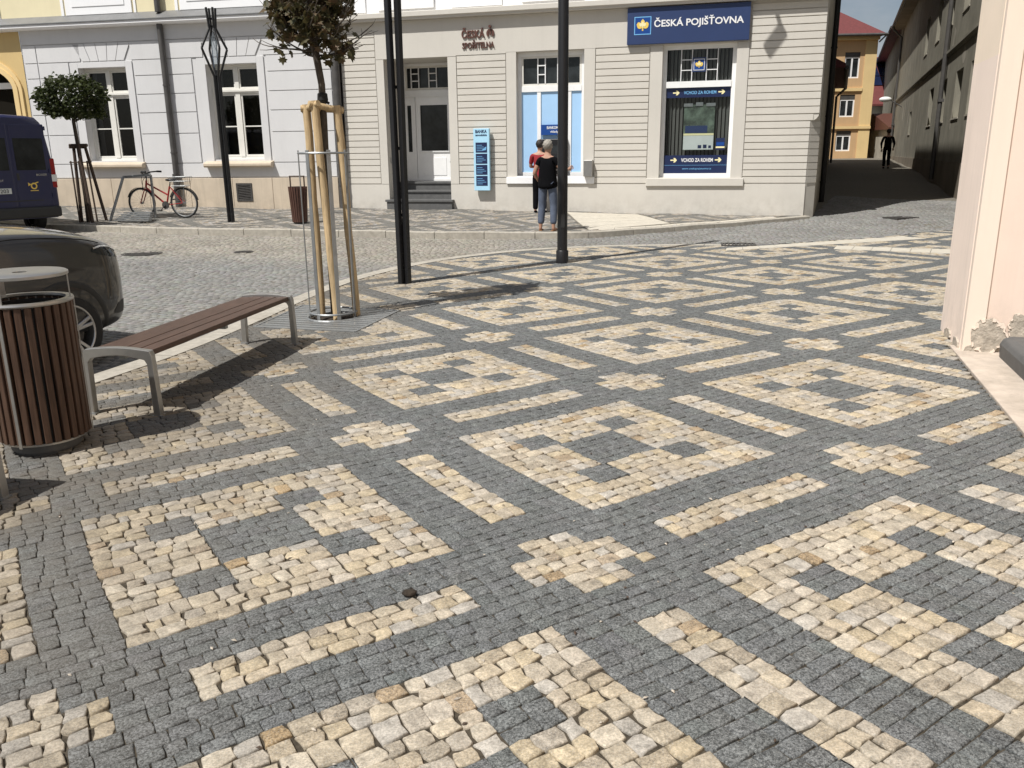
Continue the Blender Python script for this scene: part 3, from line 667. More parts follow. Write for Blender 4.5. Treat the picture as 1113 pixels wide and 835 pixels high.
mb.add([(.14,.235,-.5),(1.62,16,-.5),(1.62,16,TOP),(.14,.235,TOP)], [(0,1,2,3)])
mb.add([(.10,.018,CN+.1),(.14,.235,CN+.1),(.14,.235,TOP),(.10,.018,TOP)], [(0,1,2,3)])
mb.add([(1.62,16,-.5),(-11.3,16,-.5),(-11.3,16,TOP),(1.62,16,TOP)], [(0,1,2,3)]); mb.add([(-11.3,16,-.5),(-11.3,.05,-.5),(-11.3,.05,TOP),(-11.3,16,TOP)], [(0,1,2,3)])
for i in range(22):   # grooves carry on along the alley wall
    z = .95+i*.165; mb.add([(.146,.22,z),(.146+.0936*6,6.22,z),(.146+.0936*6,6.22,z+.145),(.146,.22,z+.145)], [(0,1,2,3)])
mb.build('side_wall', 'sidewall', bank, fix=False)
mb = MB(); mb.add([(-11.5,-.4,TOP),(.30,-.4,TOP),(1.85,16.3,TOP),(-11.5,16.3,TOP),(-11.5,8,TOP+3.4),(-4.5,8,TOP+3.4)], [(0,1,5,4),(1,2,5),(2,3,4,5),(3,0,4),(3,2,1,0)]); mb.build('roof', 'roofred', bank)
mb = MB(); downpipe(mb, .62, 4.4, .2, TOP, .07); mb.build('downpipe', 'blackpipe', bank, smooth='auto')
# --- door, set back in a deep porch
mb = MB(); y = 1.20; x0, x1 = DOOR[0], DOOR[1]
rect_frame(mb, x0, x1, .955, 3.89, .06, y, y+.07)
mb.box(x0+.06, x1-.06, y-.03, y+.07, 3.10, 3.24); mb.box(x0+.06, x1-.06, y-.045, y-.03, 3.08, 3.12)
xs = -9.84
for a, b, ga, gb, zg in ((x0+.06, xs-.006, -10.07, -9.96, 1.70), (xs+.006, x1-.06, -9.71, -8.96, 1.72)):
    mb.box(a, ga, y+.015, y+.06, .955, 3.10); mb.box(gb, b, y+.015, y+.06, .955, 3.10); mb.box(ga, gb, y+.015, y+.06, .955, zg); mb.box(ga, gb, y+.015, y+.06, 2.87, 3.10)
mb.box(-9.76, -8.92, y-.012, y+.014, 1.69, 1.725); mb.box(-9.64, -9.02, y+.005, y+.014, 1.10, 1.55)
door = mb.build('door', 'doorpaint', bank)
g = MB(); g.box(-9.71, -8.96, y+.03, y+.05, 1.72, 2.87); g.box(-10.07, -9.96, y+.03, y+.05, 1.70, 2.87); g.build('door_pane', 'glass', door)
g = MB(); g.tube([(-8.86, y+.01, 1.72), (-8.86, y-.08, 1.76), (-8.86, y-.08, 2.15), (-8.86, y+.01, 2.2)], .016, 8); g.box(-8.90, -8.78, y-.05, y+.014, 1.42, 1.46); g.build('handle', 'galv', door, smooth='auto')
def grille(parent, x0, x1, z0, z1, y, ladders, panemat):
    f = MB(); rect_frame(f, x0, x1, z0, z1, .05, y, y+.05); w = MB()
    o = f.build('transom', 'frame', parent)
    p = MB(); p.box(x0+.03, x1-.03, y+.03, y+.034, z0+.03, z1-.03); p.build('pane', panemat, o)
    for a, b in ladders:
        w.box(a-.012, a+.012, y-.01, y+.02, z0+.05, z1-.05); w.box(b-.012, b+.012, y-.01, y+.02, z0+.05, z1-.05)
        for t in (.38, .68): zz = z0+(z1-z0)*t; w.box(a+.012, b-.012, y-.008, y+.018, zz-.012, zz+.012)
    w.build('grille', 'textwhite', o); return o
grille(bank, x0+.06, x1-.06, 3.245, 3.83, y, [(-9.92, -9.71), (-9.43, -9.22)], 'glass')
mb = MB(); mb.box(x0, x1, y+.2, y+.22, .9, 3.9); mb.build('backing', 'void', bank)
mb = MB()
mb.box(-10.19, -8.43, -.12, .34, .0, .475); mb.box(-10.22, -8.40, -.15, .34, .475, .53)
mb.box(-10.145, -8.485, .34, .70, .0, .69); mb.box(-10.147, -8.483, .31, .70, .69, .745)
mb.box(-10.145, -8.485, .70, 1.25, .0, .895); mb.box(-10.147, -8.483, .67, 1.25, .895, .95)
mb.build('steps', 'stepstone', bank, bevel=.008)
mb = MB(); mb.box(-9.99, -9.94, .1, .16, 1.35, 1.55) if False else mb.box(-10.149, -10.13, .16, .26, 1.42, 1.56); mb.build('bell_plate', 'metal', bank)
# --- blue window with the cash machine
mb = MB(); y = .16; x0, x1 = ATM[0], ATM[1]
rect_frame(mb, x0, x1, 1.10, 3.92, .085, y, y+.08)
mb.box(x0+.085, x1-.085, y-.015, y+.08, 3.04, 3.17); mb.box(-6.30, -6.21, y-.005, y+.06, 1.185, 3.04); mb.box(-5.56, -5.47, y-.005, y+.06, 1.185, 3.04)
mb.box(x0, x1, -.02, y, 1.075, 1.10)
fw = mb.build('window', 'doorpaint', bank)
g = MB(); g.box(-6.685, -6.30, y+.02, y+.05, 1.185, 3.04); g.box(-6.21, -5.56, y+.02, y+.05, 1.185, 3.04); g.box(-5.47, -5.225, y+.02, y+.05, 1.185, 3.04); g.build('blue_panel', 'skyblue', fw)
grille(fw, x0+.085, x1-.085, 3.17, 3.835, y, [(-6.28, -6.10), (-5.80, -5.62)], 'glass')
mb = MB(); mb.box(-7.03, -4.86, -.055, -.0095, .915, 1.075); mb.box(x0, x1, -.02, y, 1.03, 1.0745); mb.build('sill', 'white', bank, bevel=.01)
# --- shop window with the blinds
mb = MB(); y = .15; x0, x1 = SHOP[0], SHOP[1]
rect_frame(mb, x0, x1, 1.05, 3.935, .09, y, y+.08); mb.box(x0+.09, x1-.09, y-.02, y+.08, 3.03, 3.165)
fw = mb.build('window', 'doorpaint', bank)
g = MB(); g.add([(x0+.05,y+.04,1.1),(x1-.05,y+.04,1.1),(x1-.05,y+.04,3.9),(x0+.05,y+.04,3.9)], [(0,1,2,3)]); g.build('pane', 'clear', fw)
g = MB()
for i in range(17):
    xx = x0+.1+i*(x1-x0-.2)/16.5; g.bar((xx, y+.16, 1.1), (xx+.002, y+.16, 3.88), .075, .006, (.5, .75, 0))
g.build('blinds', 'blinds', fw)
g = MB(); g.box(x0, x1, y+.42, y+.43, 1.05, 3.93); g.box(x0-.001, x0+.01, y+.08, y+.42, 1.05, 3.93); g.build('backing', 'void', fw)
g = MB()
for a in (-2.94, -2.70, -2.38, -2.14): g.box(a-.009, a+.009, y-.012, y+.012, 3.17, 3.845)
for a, b in ((-2.931, -2.709), (-2.371, -2.149)):
    for zz in (3.40, 3.62): g.box(a, b, y-.010, y+.010, zz-.009, zz+.009)
g.build('grille', 'textwhite', fw)
g = MB(); yb = y+.028
g.box(x0+.085, x1-.085, yb, yb+.008, 2.815, 3.035); g.build('window_foil', 'navydark', fw); g = MB(); g.box(x0+.085, x1-.085, yb, yb+.008, 1.135, 1.545)
ban = g.build('window_foil', 'navydark', fw)
g = MB(); g.box(x0+.085, x1-.085, yb-.002, yb-.0003, 1.32, 1.325); g.build('rule', 'textblue', ban)
text_obj('foil_text', 'VCHOD ZA ROHEM', .72, .075, 'textblue', ban, -2.86, yb-.001, 2.885, bold=.015)
text_obj('foil_text', 'VCHOD ZA ROHEM', .72, .085, 'textwhite', ban, -2.86, yb-.001, 1.395, bold=.02)
text_obj('foil_text', 'www.ceskapojistovna.cz', .66, .05, 'textblue', ban, -2.83, yb-.001, 1.215)
g = MB()
arrows = []
for cx_, cz_ in ((-3.03, 2.922), (-2.02, 2.922), (-3.03, 1.437), (-2.02, 1.437)):
    g = MB(); g.prism([(cx_-.075,cz_-.014),(cx_+.01,cz_-.014),(cx_-.01,cz_-.05),(cx_+.03,cz_-.05),(cx_+.075,cz_),(cx_+.03,cz_+.05),(cx_-.01,cz_+.05),(cx_+.01,cz_+.014),(cx_-.075,cz_+.014)], yb-.004, yb-.001, 'y'); g.build('arrow', 'leaflight', ban)
mb = MB(); mb.box(-3.64, -1.43, -.06, -.0095, .855, 1.035); mb.box(x0, x1, -.02, y, 1.008, 1.045); mb.build('sill', 'beigeframe', bank, bevel=.012)
# poster in the shop window
po = thing('poster', (0, 0, 0), 0, 'dark landscape poster with white foot hanging in the shop window', 'poster'); po.parent = None
po.location = bank.matrix_basis @ Vector((0, 0, 0)); po.rotation_euler = (0, 0, FA); po.location = (BC[0], BC[1], 0)
g = MB(); g.box(-2.84, -2.15, y+.075, y+.085, 1.66, 2.66); g.build('sheet', 'postergreen', po)
g = MB(); g.box(-2.835, -2.155, y+.0715, y+.0745, 1.67, 1.98); g.build('foot', 'paper', po)
g = MB(); g.box(-2.835, -2.155, y+.0715, y+.0745, 1.985, 2.03); g.build('stripe', 'leaflight', po)
g = MB(); g.box(-2.80, -2.30, y+.0715, y+.0745, 2.04, 2.2); g.build('caption_panel', 'navy', po)
g = MB(); g.box(-2.85, -2.65, y+.06, y+.09, 2.62, 2.69); g.box(-2.58, -2.42, y+.06, y+.09, 2.63, 2.71); g.box(-2.35, -2.14, y+.06, y+.09, 2.62, 2.69); g.build('hanger', 'galv', po)
g = MB(); g.box(-2.50, -2.42, y+.069, y+.0712, 1.70, 1.77); g.box(-2.38, -2.30, y+.069, y+.0712, 1.70, 1.78); g.box(-2.26, -2.2, y+.069, y+.0712, 1.70, 1.76); g.build('emblem', 'navydark', po)
st = MB(); st.cur = 0; st.box(-2.09, -1.895, y+.03, y+.036, 1.66, 1.92); st.cur = 1; st.box(-2.09, -1.895, y+.026, y+.0295, 1.70, 1.735); st.cur = 2; st.box(-2.08, -1.905, y+.026, y+.0295, 1.75, 1.83)
st = st.build('sticker', ['navydark', 'leaflight', 'royal']); st.location = (BC[0], BC[1], 0); st.rotation_euler = (0, 0, FA); tag(st, 'small navy and yellow sticker low on the right of the shop window', 'sticker')

def at_bank(o): o.location = (BC[0], BC[1], 0); o.rotation_euler = (0, 0, FA); return o
# --- cash machine
cm = at_bank(thing('cash_machine', (0, 0, 0), 0, 'black cash machine front set in the sky blue window', 'cash machine'))
g = MB(); g.box(-6.22, -5.54, .06, .30, 1.14, 1.96); g.build('body', 'blackmetal', cm, bevel=.02)
g = MB(); g.box(-6.08, -5.72,   .048, .0575, 1.52, 1.80); g.build('screen', 'glass', cm)
g = MB(); g.box(-6.10, -5.70, -.04, .0575, 1.36, 1.40); g.build('key_shelf', 'metal', cm)
g = MB(); g.box(-6.00, -5.80, -.02, .02, 1.4005, 1.408); g.build('keypad', 'galv', cm)
g = MB(); g.box(-6.05, -5.75, .050, .0575, 1.22, 1.26); g.build('cash_slot', 'metal', cm)
cs = at_bank(thing('cash_sign', (0, 0, 0), 0, 'small royal blue sign with white words above the cash machine', 'sign'))
g = MB(); g.box(-6.20, -5.62, .115, .150, 2.05, 2.285); g.build('board', 'royal', cs)
text_obj('sign_text', 'BANKOMAT', .36, .065, 'textwhite', cs, -6.05, .113, 2.185, bold=.02); text_obj('sign_text', 'vklady', .2, .065, 'textwhite', cs, -5.97, .113, 2.085, bold=.015)
# --- raised letters
lt = at_bank(thing('wall_lettering', (0, 0, 0), 0, 'brown red raised letters in two lines on the beige wall', 'lettering'))
text_obj('letter_row', 'ČESKÁ', .58, .235, 'bronze', lt, -8.10, -.012, 4.275, depth=.025, bold=.03)
text_obj('letter_row', 'SPOŘITELNA', .80, .185, 'bronze', lt, -8.09, -.012, 4.045, depth=.025, bold=.02)
g = MB()   # the bold S-like emblem with a dot and a bar
cx_, cz_ = -7.385, 4.365
for k in range(10):
    t0, t1 = R(-50+k*28), R(-50+(k+1)*28)
    g.prism([(cx_+.045*math.cos(t0), cz_+.06*math.sin(t0)), (cx_+.10*math.cos(t0), cz_+.10*math.sin(t0)), (cx_+.10*math.cos(t1), cz_+.10*math.sin(t1)), (cx_+.045*math.cos(t1), cz_+.06*math.sin(t1))], -.037, -.012, 'y')
g.box(cx_-.02, cx_+.02, -.037, -.012, cz_-.03, cz_+.05); g.lathe([(.032, -.082), (.032, -.012)], 10, (cx_, 0, cz_+.145), 'y')
g.build('emblem', 'bronze', lt)
# --- large navy sign
sg = at_bank(thing('shop_sign', (0, 0, 0), 0, 'long navy sign board with white lettering and yellow leaf emblem above the shop window', 'sign'))
g = MB(); g.box(-4.15, -1.49, -.10, -.012, 3.962, 4.725); g.build('board', 'navy', sg, bevel=.006)
text_obj('sign_text', 'ČESKÁ POJIŠŤOVNA', 1.93, .235, 'textwhite', sg, -3.55, -.102, 4.265, bold=.022)
def leaf(g, cx_, cz_, s, y0, y1):
    half = [(0,.50),(.07,.40),(.13,.36),(.17,.24),(.14,.14),(.22,.20),(.30,.26),(.42,.22),(.50,.08),(.46,-.08),(.40,-.20),(.28,-.26),(.16,-.25),(.08,-.20),(.05,-.26),(.06,-.42)]
    poly = [(x, z) for x, z in half]+[(-x, z) for x, z in half[::-1] if x > 0]
    g.prism([(cx_+x*s, cz_+z*s) for x, z in poly][::-1], y0, y1, 'y')
def leaf_emblem(parent, cx_, cz_, s, yf):
    g = MB(); w = s*.03; rect_frame(g, cx_-s/2, cx_+s/2, cz_-s/2, cz_+s/2, w*1.6, yf-.003, yf); f = g.build('emblem_frame', 'textblue' if s > .3 else 'textwhite', parent)
    g = MB(); g.box(cx_-s/2+w*1.6, cx_+s/2-w*1.6, yf-.0015, yf, cz_-s/2+w*1.6, cz_+s/2-w*1.6); g.build('emblem_field', 'royal', f)
    g = MB(); leaf(g, cx_, cz_+.02*s, s*.72, yf-.006, yf-.0022); g.build('leaf_emblem', 'leafyellow', f)
    g = MB(); leaf(g, cx_, cz_+.05*s, s*.40, yf-.009, yf-.0065); g.build('leaf_highlight', 'leaflight', f)
leaf_emblem(sg, -3.805, 4.35, .375, -.1005)
es = at_bank(thing('emblem_plate', (0, 0, 0), 0, 'small square navy plate with yellow leaf in the shop window transom', 'sign'))
g = MB(); g.box(-2.695, -2.39, .118, .136, 3.36, 3.66); g.build('plate', 'navy', es); leaf_emblem(es, -2.543, 3.51, .24, .1175)
# --- upright blue sign by the door
vs_ = at_bank(thing('wall_sign', (0, 0, 0), 0, 'tall pale blue sign with four navy fields on the wall right of the door', 'sign'))
g = MB(); g.box(-7.82, -7.42, -.16, -.07, .76, 2.22); g.box(-7.72, -7.52, -.07, -.005, 1.0, 1.2); g.box(-7.72, -7.52, -.07, -.005, 1.8, 2.0); g.build('board', 'paleblue', vs_, bevel=.006)
g = MB()
for k in range(4): z = 1.66-k*.262; g.box(-7.765, -7.475, -.1635, -.1603, z, z+.235)
fl = g.build('field', 'navydark', vs_)
g = MB()
for k in range(4):
    z = 1.66-k*.262
    for r_ in range(4): g.box(-7.74, -7.60+.09*((k*3+r_*5) % 3)/2, -.1647, -.1637, z+.04+r_*.042, z+.05+r_*.042)
g.prism([(-7.62,1.70),(-7.5,1.72),(-7.49,1.8),(-7.56,1.76)], -.1647, -.1637, 'y')
g.build('small_print', 'textblue', fl)
text_obj('sign_text', 'BANKA', .29, .075, 'navydark', vs_, -7.765, -.1605, 2.115, bold=.03); text_obj('sign_text', 'samoobsluha', .29, .05, 'navydark', vs_, -7.765, -.1605, 1.975 if False else 2.045, bold=.02)
mb_ = MB(); mb_.box(-5.10, -4.89, -.16, -.0095, 1.08, 1.46); bxo = at_bank(mb_.build('wall_box', 'metal', bevel=.01)); tag(bxo, 'small grey metal box on the wall right of the blue window', 'box')
# --- lamp on a long bracket high on the facade (its shadow falls on the wall)
wl = at_bank(thing('wall_lamp', (0, 0, 0), 0, 'street lamp on a long arm high on the beige corner facade', 'lamp'))
g = MB(); g.tube([(-2.2, .02, 8.0), (-2.2, -2.2, 8.1)], .045, 8); g.tube([(-2.2, .0, 7.4), (-2.2, -1.1, 8.04)], .015, 6); g.build('arm', 'blackmetal', wl)
g = MB(); g.bar((-2.14, -2.16, 8.10), (-2.62, -2.38, 8.04), .17, .10); g.build('head', 'blackmetal', wl, bevel=.03)

# ================================================================== grey house on the left
GJ = (-4.3307, 22.2856); GA = R(-12)
gh = thing('grey_house', (GJ[0], GJ[1], 0), GA, 'pale grey rusticated town house with cream plinth, zinc cornice and yellow upper floor', 'building')
W1 = (-7.33, -5.90, 1.56, 3.95); W2 = (-3.58, -2.14, 1.56, 3.93)
mb = MB(); wall_holes(mb, -9.0, -.1, 1.05, 5.0, [W1, W2], .020, .32); mb.build('wall', 'grey', gh, fix=False)
mb = MB(); rail = MB()
CR = [1.10, 1.475, 2.24, 2.775, 3.245, 3.715, 4.105, 4.565]; g2 = .011
def course(x0, x1, z0, z1): mb.box(x0+g2, x1-g2, -.004, .010, z0+g2, z1-g2)
for a, b in zip(CR[:-1], CR[1:]):
    low = b < 1.6; top = a > 4.05
    segs = [(-8.97, -8.55)]
    if top:
        segs += [(-8.55, -7.22), (-5.72, -3.62), (-1.96, -.12)]
    elif low: segs += [(-8.55, -.12)]
    else: segs += [(-8.55, -7.6), (-5.68, -3.95), (-1.88, -.12)]
    for x0, x1 in segs: course(x0, x1, a, b)
for W in (W1, W2):   # flat arch of wedge stones, and the plain surround
    n = 5; a0, a1 = W[0]+.11, W[1]+.02; b0, b1 = W[0]-.12, W[1]+.18
    a0, a1 = W[0]+.15, W[1]-.02; b0, b1 = W[0]-.10, W[1]+.22
    for k in range(n):
        p0, p1 = a0+(a1-a0)*k/n+.006, a0+(a1-a0)*(k+1)/n-.006; q0, q1 = b0+(b1-b0)*k/n+.006, b0+(b1-b0)*(k+1)/n-.006
        mb.prism([(p0,4.113),(p1,4.113),(q1,4.557),(q0,4.557)], -.004, .010, 'y')
    for x0, x1 in ((W[0]-.24, W[0]), (W[1], W[1]+.20)): mb.box(x0, x1, -.008, .0105, 1.49, 4.09)
    mb.box(W[0], W[1], -.008, .0105, W[3], 4.09)
    mb.box(-9+0, -8.99, -.004, .010, 1.1, 1.2)
mb.box(-8.97, -.12, -.004, .0095, 4.573, 4.99)
mb.build('rusticated_blocks', 'grey', gh, bevel=.004, seg=1)
for W, nm in ((W1, 0), (W2, 1)):
    sash_window(gh, W[0], W[1], 1.56, W[3], .23, 3.28, True, 2.40)
    s = MB(); s.prism([(.23,1.535),(.23,1.555),(0,1.52),(-.16,1.48),(-.185,1.45),(-.185,1.40),(-.15,1.36),(-.004,1.36)], W[0]-.24, W[1]+.26, 'x'); s.build('sill', 'plinth', gh)
mb = MB(); xs = [-9.0, -7.9, -6.75, -5.6, -4.35, -3.1, -1.95, -.9, -.1]
for a, b in zip(xs[:-1], xs[1:]): mb.box(a+.004, b-.004, -.05, .01, -.2, 1.085)
mb.build('plinth', 'plinth', gh, bevel=.008)
v = MB(); rect_frame(v, -3.0, -2.54, .48, .95, .05, -.065, -.051)
for i in range(9): z = .53+i*.042; v.bar((-2.955, -.058, z), (-2.585, -.058, z+.03), .006, .02, (0, 1, .6))
v.box(-2.95, -2.59, -.0535, -.0515, .53, .90)
v.build('vent_grille', 'iron', gh)
mb = MB(); mb.prism([(.01,4.93),(-.22,4.935),(-.26,4.97),(-.26,5.03),(.01,5.03)], -13.5, -.1, 'x'); mb.build('cornice', 'white', gh)
mb = MB(); mb.prism([(.012,5.035),(-.285,5.035),(-.285,5.06),(.012,5.26)], -13.5, -.1, 'x'); mb.build('flashing', 'flash', gh)
mb = MB(); mb.box(-13.5, -.12, .014, .05, 5.2, 11); mb.build('upper_wall', 'yellow', gh)
mb = MB()
for a, b in ((-7.45, -5.5), (-4.12, -1.72), (-1.2, -.3), (-11.2, -9.6)):
    mb.box(a, b, -.02, .012, 5.255, 6.3); mb.box(a+.2, b-.2, -.035, -.021, 5.45, 6.2); mb.box(a-.05, b+.05, -.05, .012, 6.3, 6.4)
    mb.box(a-.14, a-.06, -.012, .0125, 5.25, 9); mb.box(b+.06, b+.12, -.012, .0125, 5.25, 9); mb.build('apron_panel', 'white', gh); mb = MB()
for a, b in ((-7.1, -5.85), (-3.6, -2.3), (-11, -9.8)):
    sash_window(gh, a, b, 6.42, 8.8, .0-.04, 8.1)
mb = MB(); downpipe(mb, -4.70, -.10, 1.15, 4.93, .075); mb.tube([(-4.70,-.14,1.2),(-4.70,-.14,.30)], .082, 12); mb.tube([(-4.70,-.10,5.22),(-4.70,-.10,11)], .075, 10)
mb.build('downpipe', 'zinc', gh, smooth='auto')
mb = MB(); downpipe(mb, .05, -.12, .30, 4.72, .10); mb.build('downpipe', 'zinc', gh, smooth='auto')
mb = MB(); mb.prism([(-.4,11),(0,11.2),(6,14.5),(12,11)], -13.6, -.1, 'x'); mb.build('roof', 'roofred', gh)
mb = MB(); mb.box(-9, -8.98, .02, 11, -.3, 11); mb.box(-13.5, -.1, 10.9, 11, -.3, 11); mb.build('back_wall', 'grey', gh)
# ================================================================== yellow arched house beyond it
ah = thing('arched_house', (GJ[0], GJ[1], 0), GA, 'ochre yellow house front with an arched doorway at the left edge', 'building')
cx_, rz, rx_, rz_ = -10.95, 3.45, 1.60, .78
mb = MB(); pts = [(cx_+rx_*math.cos(t), rz+rz_*math.sin(t)) for t in np.linspace(0, math.pi, 25)]
mb.add([(x, .03, z) for x, z in [(-9.02,-.3),(-9.02,4.93),(cx_,4.93)]+pts[12::-1]+[(cx_+rx_,-.3)]], [tuple(range(17))])
mb.add([(x, .03, z) for x, z in [(cx_,4.93),(-13.4,4.93),(-13.4,-.3),(cx_-rx_,-.3)]+pts[24:11:-1]], [tuple(range(17))])
mb.build('wall', 'ochre', ah, fix=True)
mb = MB()
for k in range(24):
    t0, t1 = math.pi*k/24, math.pi*(k+1)/24
    for r0, r1, y0, y1 in ((-.06, .08, -.05, .40), (.08, .2, -.02, .028)):
        P = lambda r, t: (cx_+(rx_+r)*math.cos(t), rz+(rz_+r)*math.sin(t))
        mb.prism([P(r0, t0), P(r1, t0), P(r1, t1), P(r0, t1)], y0, y1, 'y')
for s_ in (-1, 1): mb.box(cx_+s_*(rx_+.01)-.07, cx_+s_*(rx_+.01)+.07, -.05, .40, .2, rz); mb.box(cx_+s_*(rx_+.14)-.06, cx_+s_*(rx_+.14)+.06, -.02, .028, .2, rz)
mb.build('arch_moulding', 'gold', ah)
mb = MB(); mb.box(cx_-rx_-.05, cx_+rx_+.05, .45, .47, -.3, 4.4); dd = mb.build('gate', 'void', ah)
mb = MB(); mb.box(cx_-rx_, cx_+rx_, .36, .44, 3.52, 3.68); mb.build('transom_bar', 'doorpaint', ah)

# ================================================================== long brown house along the alley
rw = thing('old_long_house', (12.64, 24.2, 0), math.atan2(.934, .357), 'long old brown rendered house with narrow slit windows along the alley', 'building')
mb = MB()    # facade faces +y here
slit = [.35, 3.7, 7.85, 12.3, 17.2, 22.6, 28.6]
holes = [(x-1.7, x, 2.55, 3.95) for x in slit[:4]] + [(x-1.3, x, 2.4, 3.5) for x in slit[5:6]] + [(-5.6, -4.0, 2.5, 3.95)]
holes += [(x-1.5, x, 5.7, 7.25) for x in (-4, -.3, 3.9, 8.0, 12.4, 17.5)]
mb2 = MB(); wall_holes(mb2, -9, 36.5, -.5, 9.35, [(-b, -a, c, d) if False else (a, b, c, d) for a, b, c, d in holes], 0, -.32)
mb2.build('wall', 'olive', rw, fix=False)
for a, b, c, d in holes:
    g = MB(); g.box(a, b, -.30, -.27, c, d); f = g.build('shutter', 'olivelight', rw)
    g = MB(); g.box(a+.2, b-.2, -.268, -.262, c+.2, d-.2); g.build('pane', 'void', f)
    g = MB(); g.box(a-.05, b+.05, -.10, .03, c-.05, c-.002); g.build('sill', 'olivelight', rw)
mb = MB(); mb.prism([(-.01,4.62),(.05,4.64),(.10,4.72),(.10,4.80),(.02,4.86),(-.01,4.86)], -9, 36.5, 'x'); mb.build('ledge', 'olive', rw)
mb = MB(); mb.box(-9, 36.5, 0.002, .035, -.5, 1.25); mb.build('plinth', 'darkwall', rw)
mb = MB(); mb.prism([(.62,9.3),(.62,9.42),(0,9.75),(-6,13.5),(-12,9.4),(-12,9.3)], -9.2, 36.7, 'x'); mb.build('roof', 'darkwall', rw); mb = MB(); mb.box(-9.2, 36.7, 0.003, .60, 9.2, 9.297); mb.build('soffit', 'darkwall', rw)
mb = MB(); mb.tube([(-9, .70, 9.32), (36.8, .70, 9.32)], .075, 8); mb.build('gutter', 'zinc', rw)
for x in (6.5, 35.8):
    mb = MB(); mb.tube([(x,.7,9.3),(x,.62,9.1),(x,.12,8.6),(x,.12,.6)], .075, 10); mb.box(x-.1, x+.1, 0, .2, 3.2, 3.3); mb.build('downpipe', 'zinc', rw)
mb = MB(); mb.box(-9, 36.5, -12, -11.9, -.5, 9.3); mb.box(-9, -8.9, -12, 0, -.5, 9.3); mb.box(36.4, 36.49, -12, -.01, -.5, 9.3); mb.build('back_wall', 'olive', rw)
mb = MB(); rngp = random.Random(4)
for k in range(9):    # fallen render
    x = rngp.uniform(-2, 30); z = rngp.choice([rngp.uniform(5, 6.6), rngp.uniform(2.3, 4.4)]); n = 9; rr_ = [rngp.uniform(.5, 1) for _ in range(n)]; a, b = rngp.uniform(.2, .5), rngp.uniform(.3, .8)
    mb.add([(x+a*rr_[i]*math.cos(i*2*math.pi/n), .004, z+b*rr_[i]*math.sin(i*2*math.pi/n)) for i in range(n)], [tuple(range(n))])
mb.build('bare_patch', 'olivelight', rw)
r2 = thing('alley_house', (12.64, 24.2, 0), math.atan2(.934, .357), 'plain dark house with a low eave far down the alley on the right', 'building')
mb = MB(); wall_holes(mb, 36.6, 62, -.5, 9.4, [(38.5,39.4,2.2,3.6),(42,42.9,2.2,3.6),(47,48,2.2,3.6)], .05, -.25); mb.box(36.6, 36.62, -10, .05, -.5, 9.4); mb.build('wall', 'olive', r2, fix=False)
mb = MB(); mb.prism([(.7,9.38),(.7,9.5),(-5,13),(-11,9.4)], 36.75, 62.3, 'x'); mb.build('roof', 'roofred', r2)
mb = MB(); mb.tube([(36.8,.76,9.4),(62,.76,9.4)], .08, 8); mb.build('gutter', 'zinc', r2)
mb = MB()
for a, b in ((38.5,39.4),(42,42.9),(47,48)): mb.box(a, b, -.22, -.18, 2.2, 3.6)
mb.build('pane', 'void', r2)
al = thing('alley_lamp', (12.64, 24.2, 0), math.atan2(.934, .357), 'white bowl street lamp on a short wall arm in the alley', 'lamp')
g = MB(); g.tube([(30, 0, 4.1), (30, .75, 4.55)], .03, 8); g.build('arm', 'zinc', al); g = MB(); g.ball((30, .95, 4.55), .22, .36, .16, 14, 8); g.build('bowl', 'lampwhite', al, smooth=True)
# ================================================================== yellow house closing the alley
yh = thing('yellow_house', (0, 60, 0), R(-4), 'orange and yellow three storey house under a maroon hipped roof at the alley end', 'building')
x1 = 24.66; 
mb = MB(); yw = [(20.0, 21.0, 6.45, 8.0), (21.75+.85, 22.75+.85, 6.35, 8.0), (20.0, 21.0, 3.85, 5.3), (22.5, 23.5, 3.85, 5.3), (20.0, 21.0, 1.6, 2.95), (22.45, 23.45, 1.6, 2.95)]
yo = 1.72    # local y offset so that the front stands near y = 60
def rot_x(x): return x
mb.cur = 0; wall_holes(mb, 12, 23.9, .3, 9.05, yw, 1.6, .15); mb.build('wall', 'orange', yh, fix=False)
mb = MB(); mb.box(23.9, x1, 1.55, 12, .3, 9.05); mb.build('corner_wall', 'gold', yh)
mb = MB(); mb.box(12, 23.9, 1.50, 1.597, 5.52, 5.72); mb.box(12, x1+.02, 1.48, 1.597 if False else 1.547, 3.02+.05, 3.25); mb.box(12, x1+.05, 1.35, 12.1, 8.75, 9.06); mb.build('ledge', 'gold', yh)
for a, b, c, d in yw:
    g = MB(); rect_frame(g, a, b, c, d-.3, .09, 1.66, 1.72); g.box((a+b)/2-.05, (a+b)/2+.05, 1.66, 1.72, c+.09, d-.39); f = g.build('window', 'doorpaint', yh)
    g = MB(); g.box(a+.05, b-.05, 1.70, 1.715, c+.05, d-.35); g.build('pane', 'glass', f); g = MB(); g.box(a, b, 1.64, 1.73, d-.3, d); g.build('blind_box', 'zinc', f)
mb = MB(); ov = .45
A = [(12-ov,1.6-ov,9.06),(x1+ov,1.6-ov,9.06),(x1+ov,12+ov,9.06),(12-ov,12+ov,9.06),(15,6.8,12.4),(20.9,6.8,12.4)]
mb.add(A, [(0,1,5,4),(1,2,5),(2,3,4,5),(3,0,4),(3,2,1,0)]); mb.build('roof', 'roofred', yh)
mb = MB(); mb.tube([(12-ov,1.6-ov-.06,9.03),(x1+ov,1.6-ov-.06,9.03)], .09, 8); mb.tube([(x1+ov-.1,1.6-ov,8.98),(x1+.05,1.5,8.6)], .05, 8); mb.build('gutter', 'zinc', yh)
sh = thing('solar_house', (0, 76, 0), 0, 'house with a grid of dark solar panels on its red roof, far behind the alley', 'building')
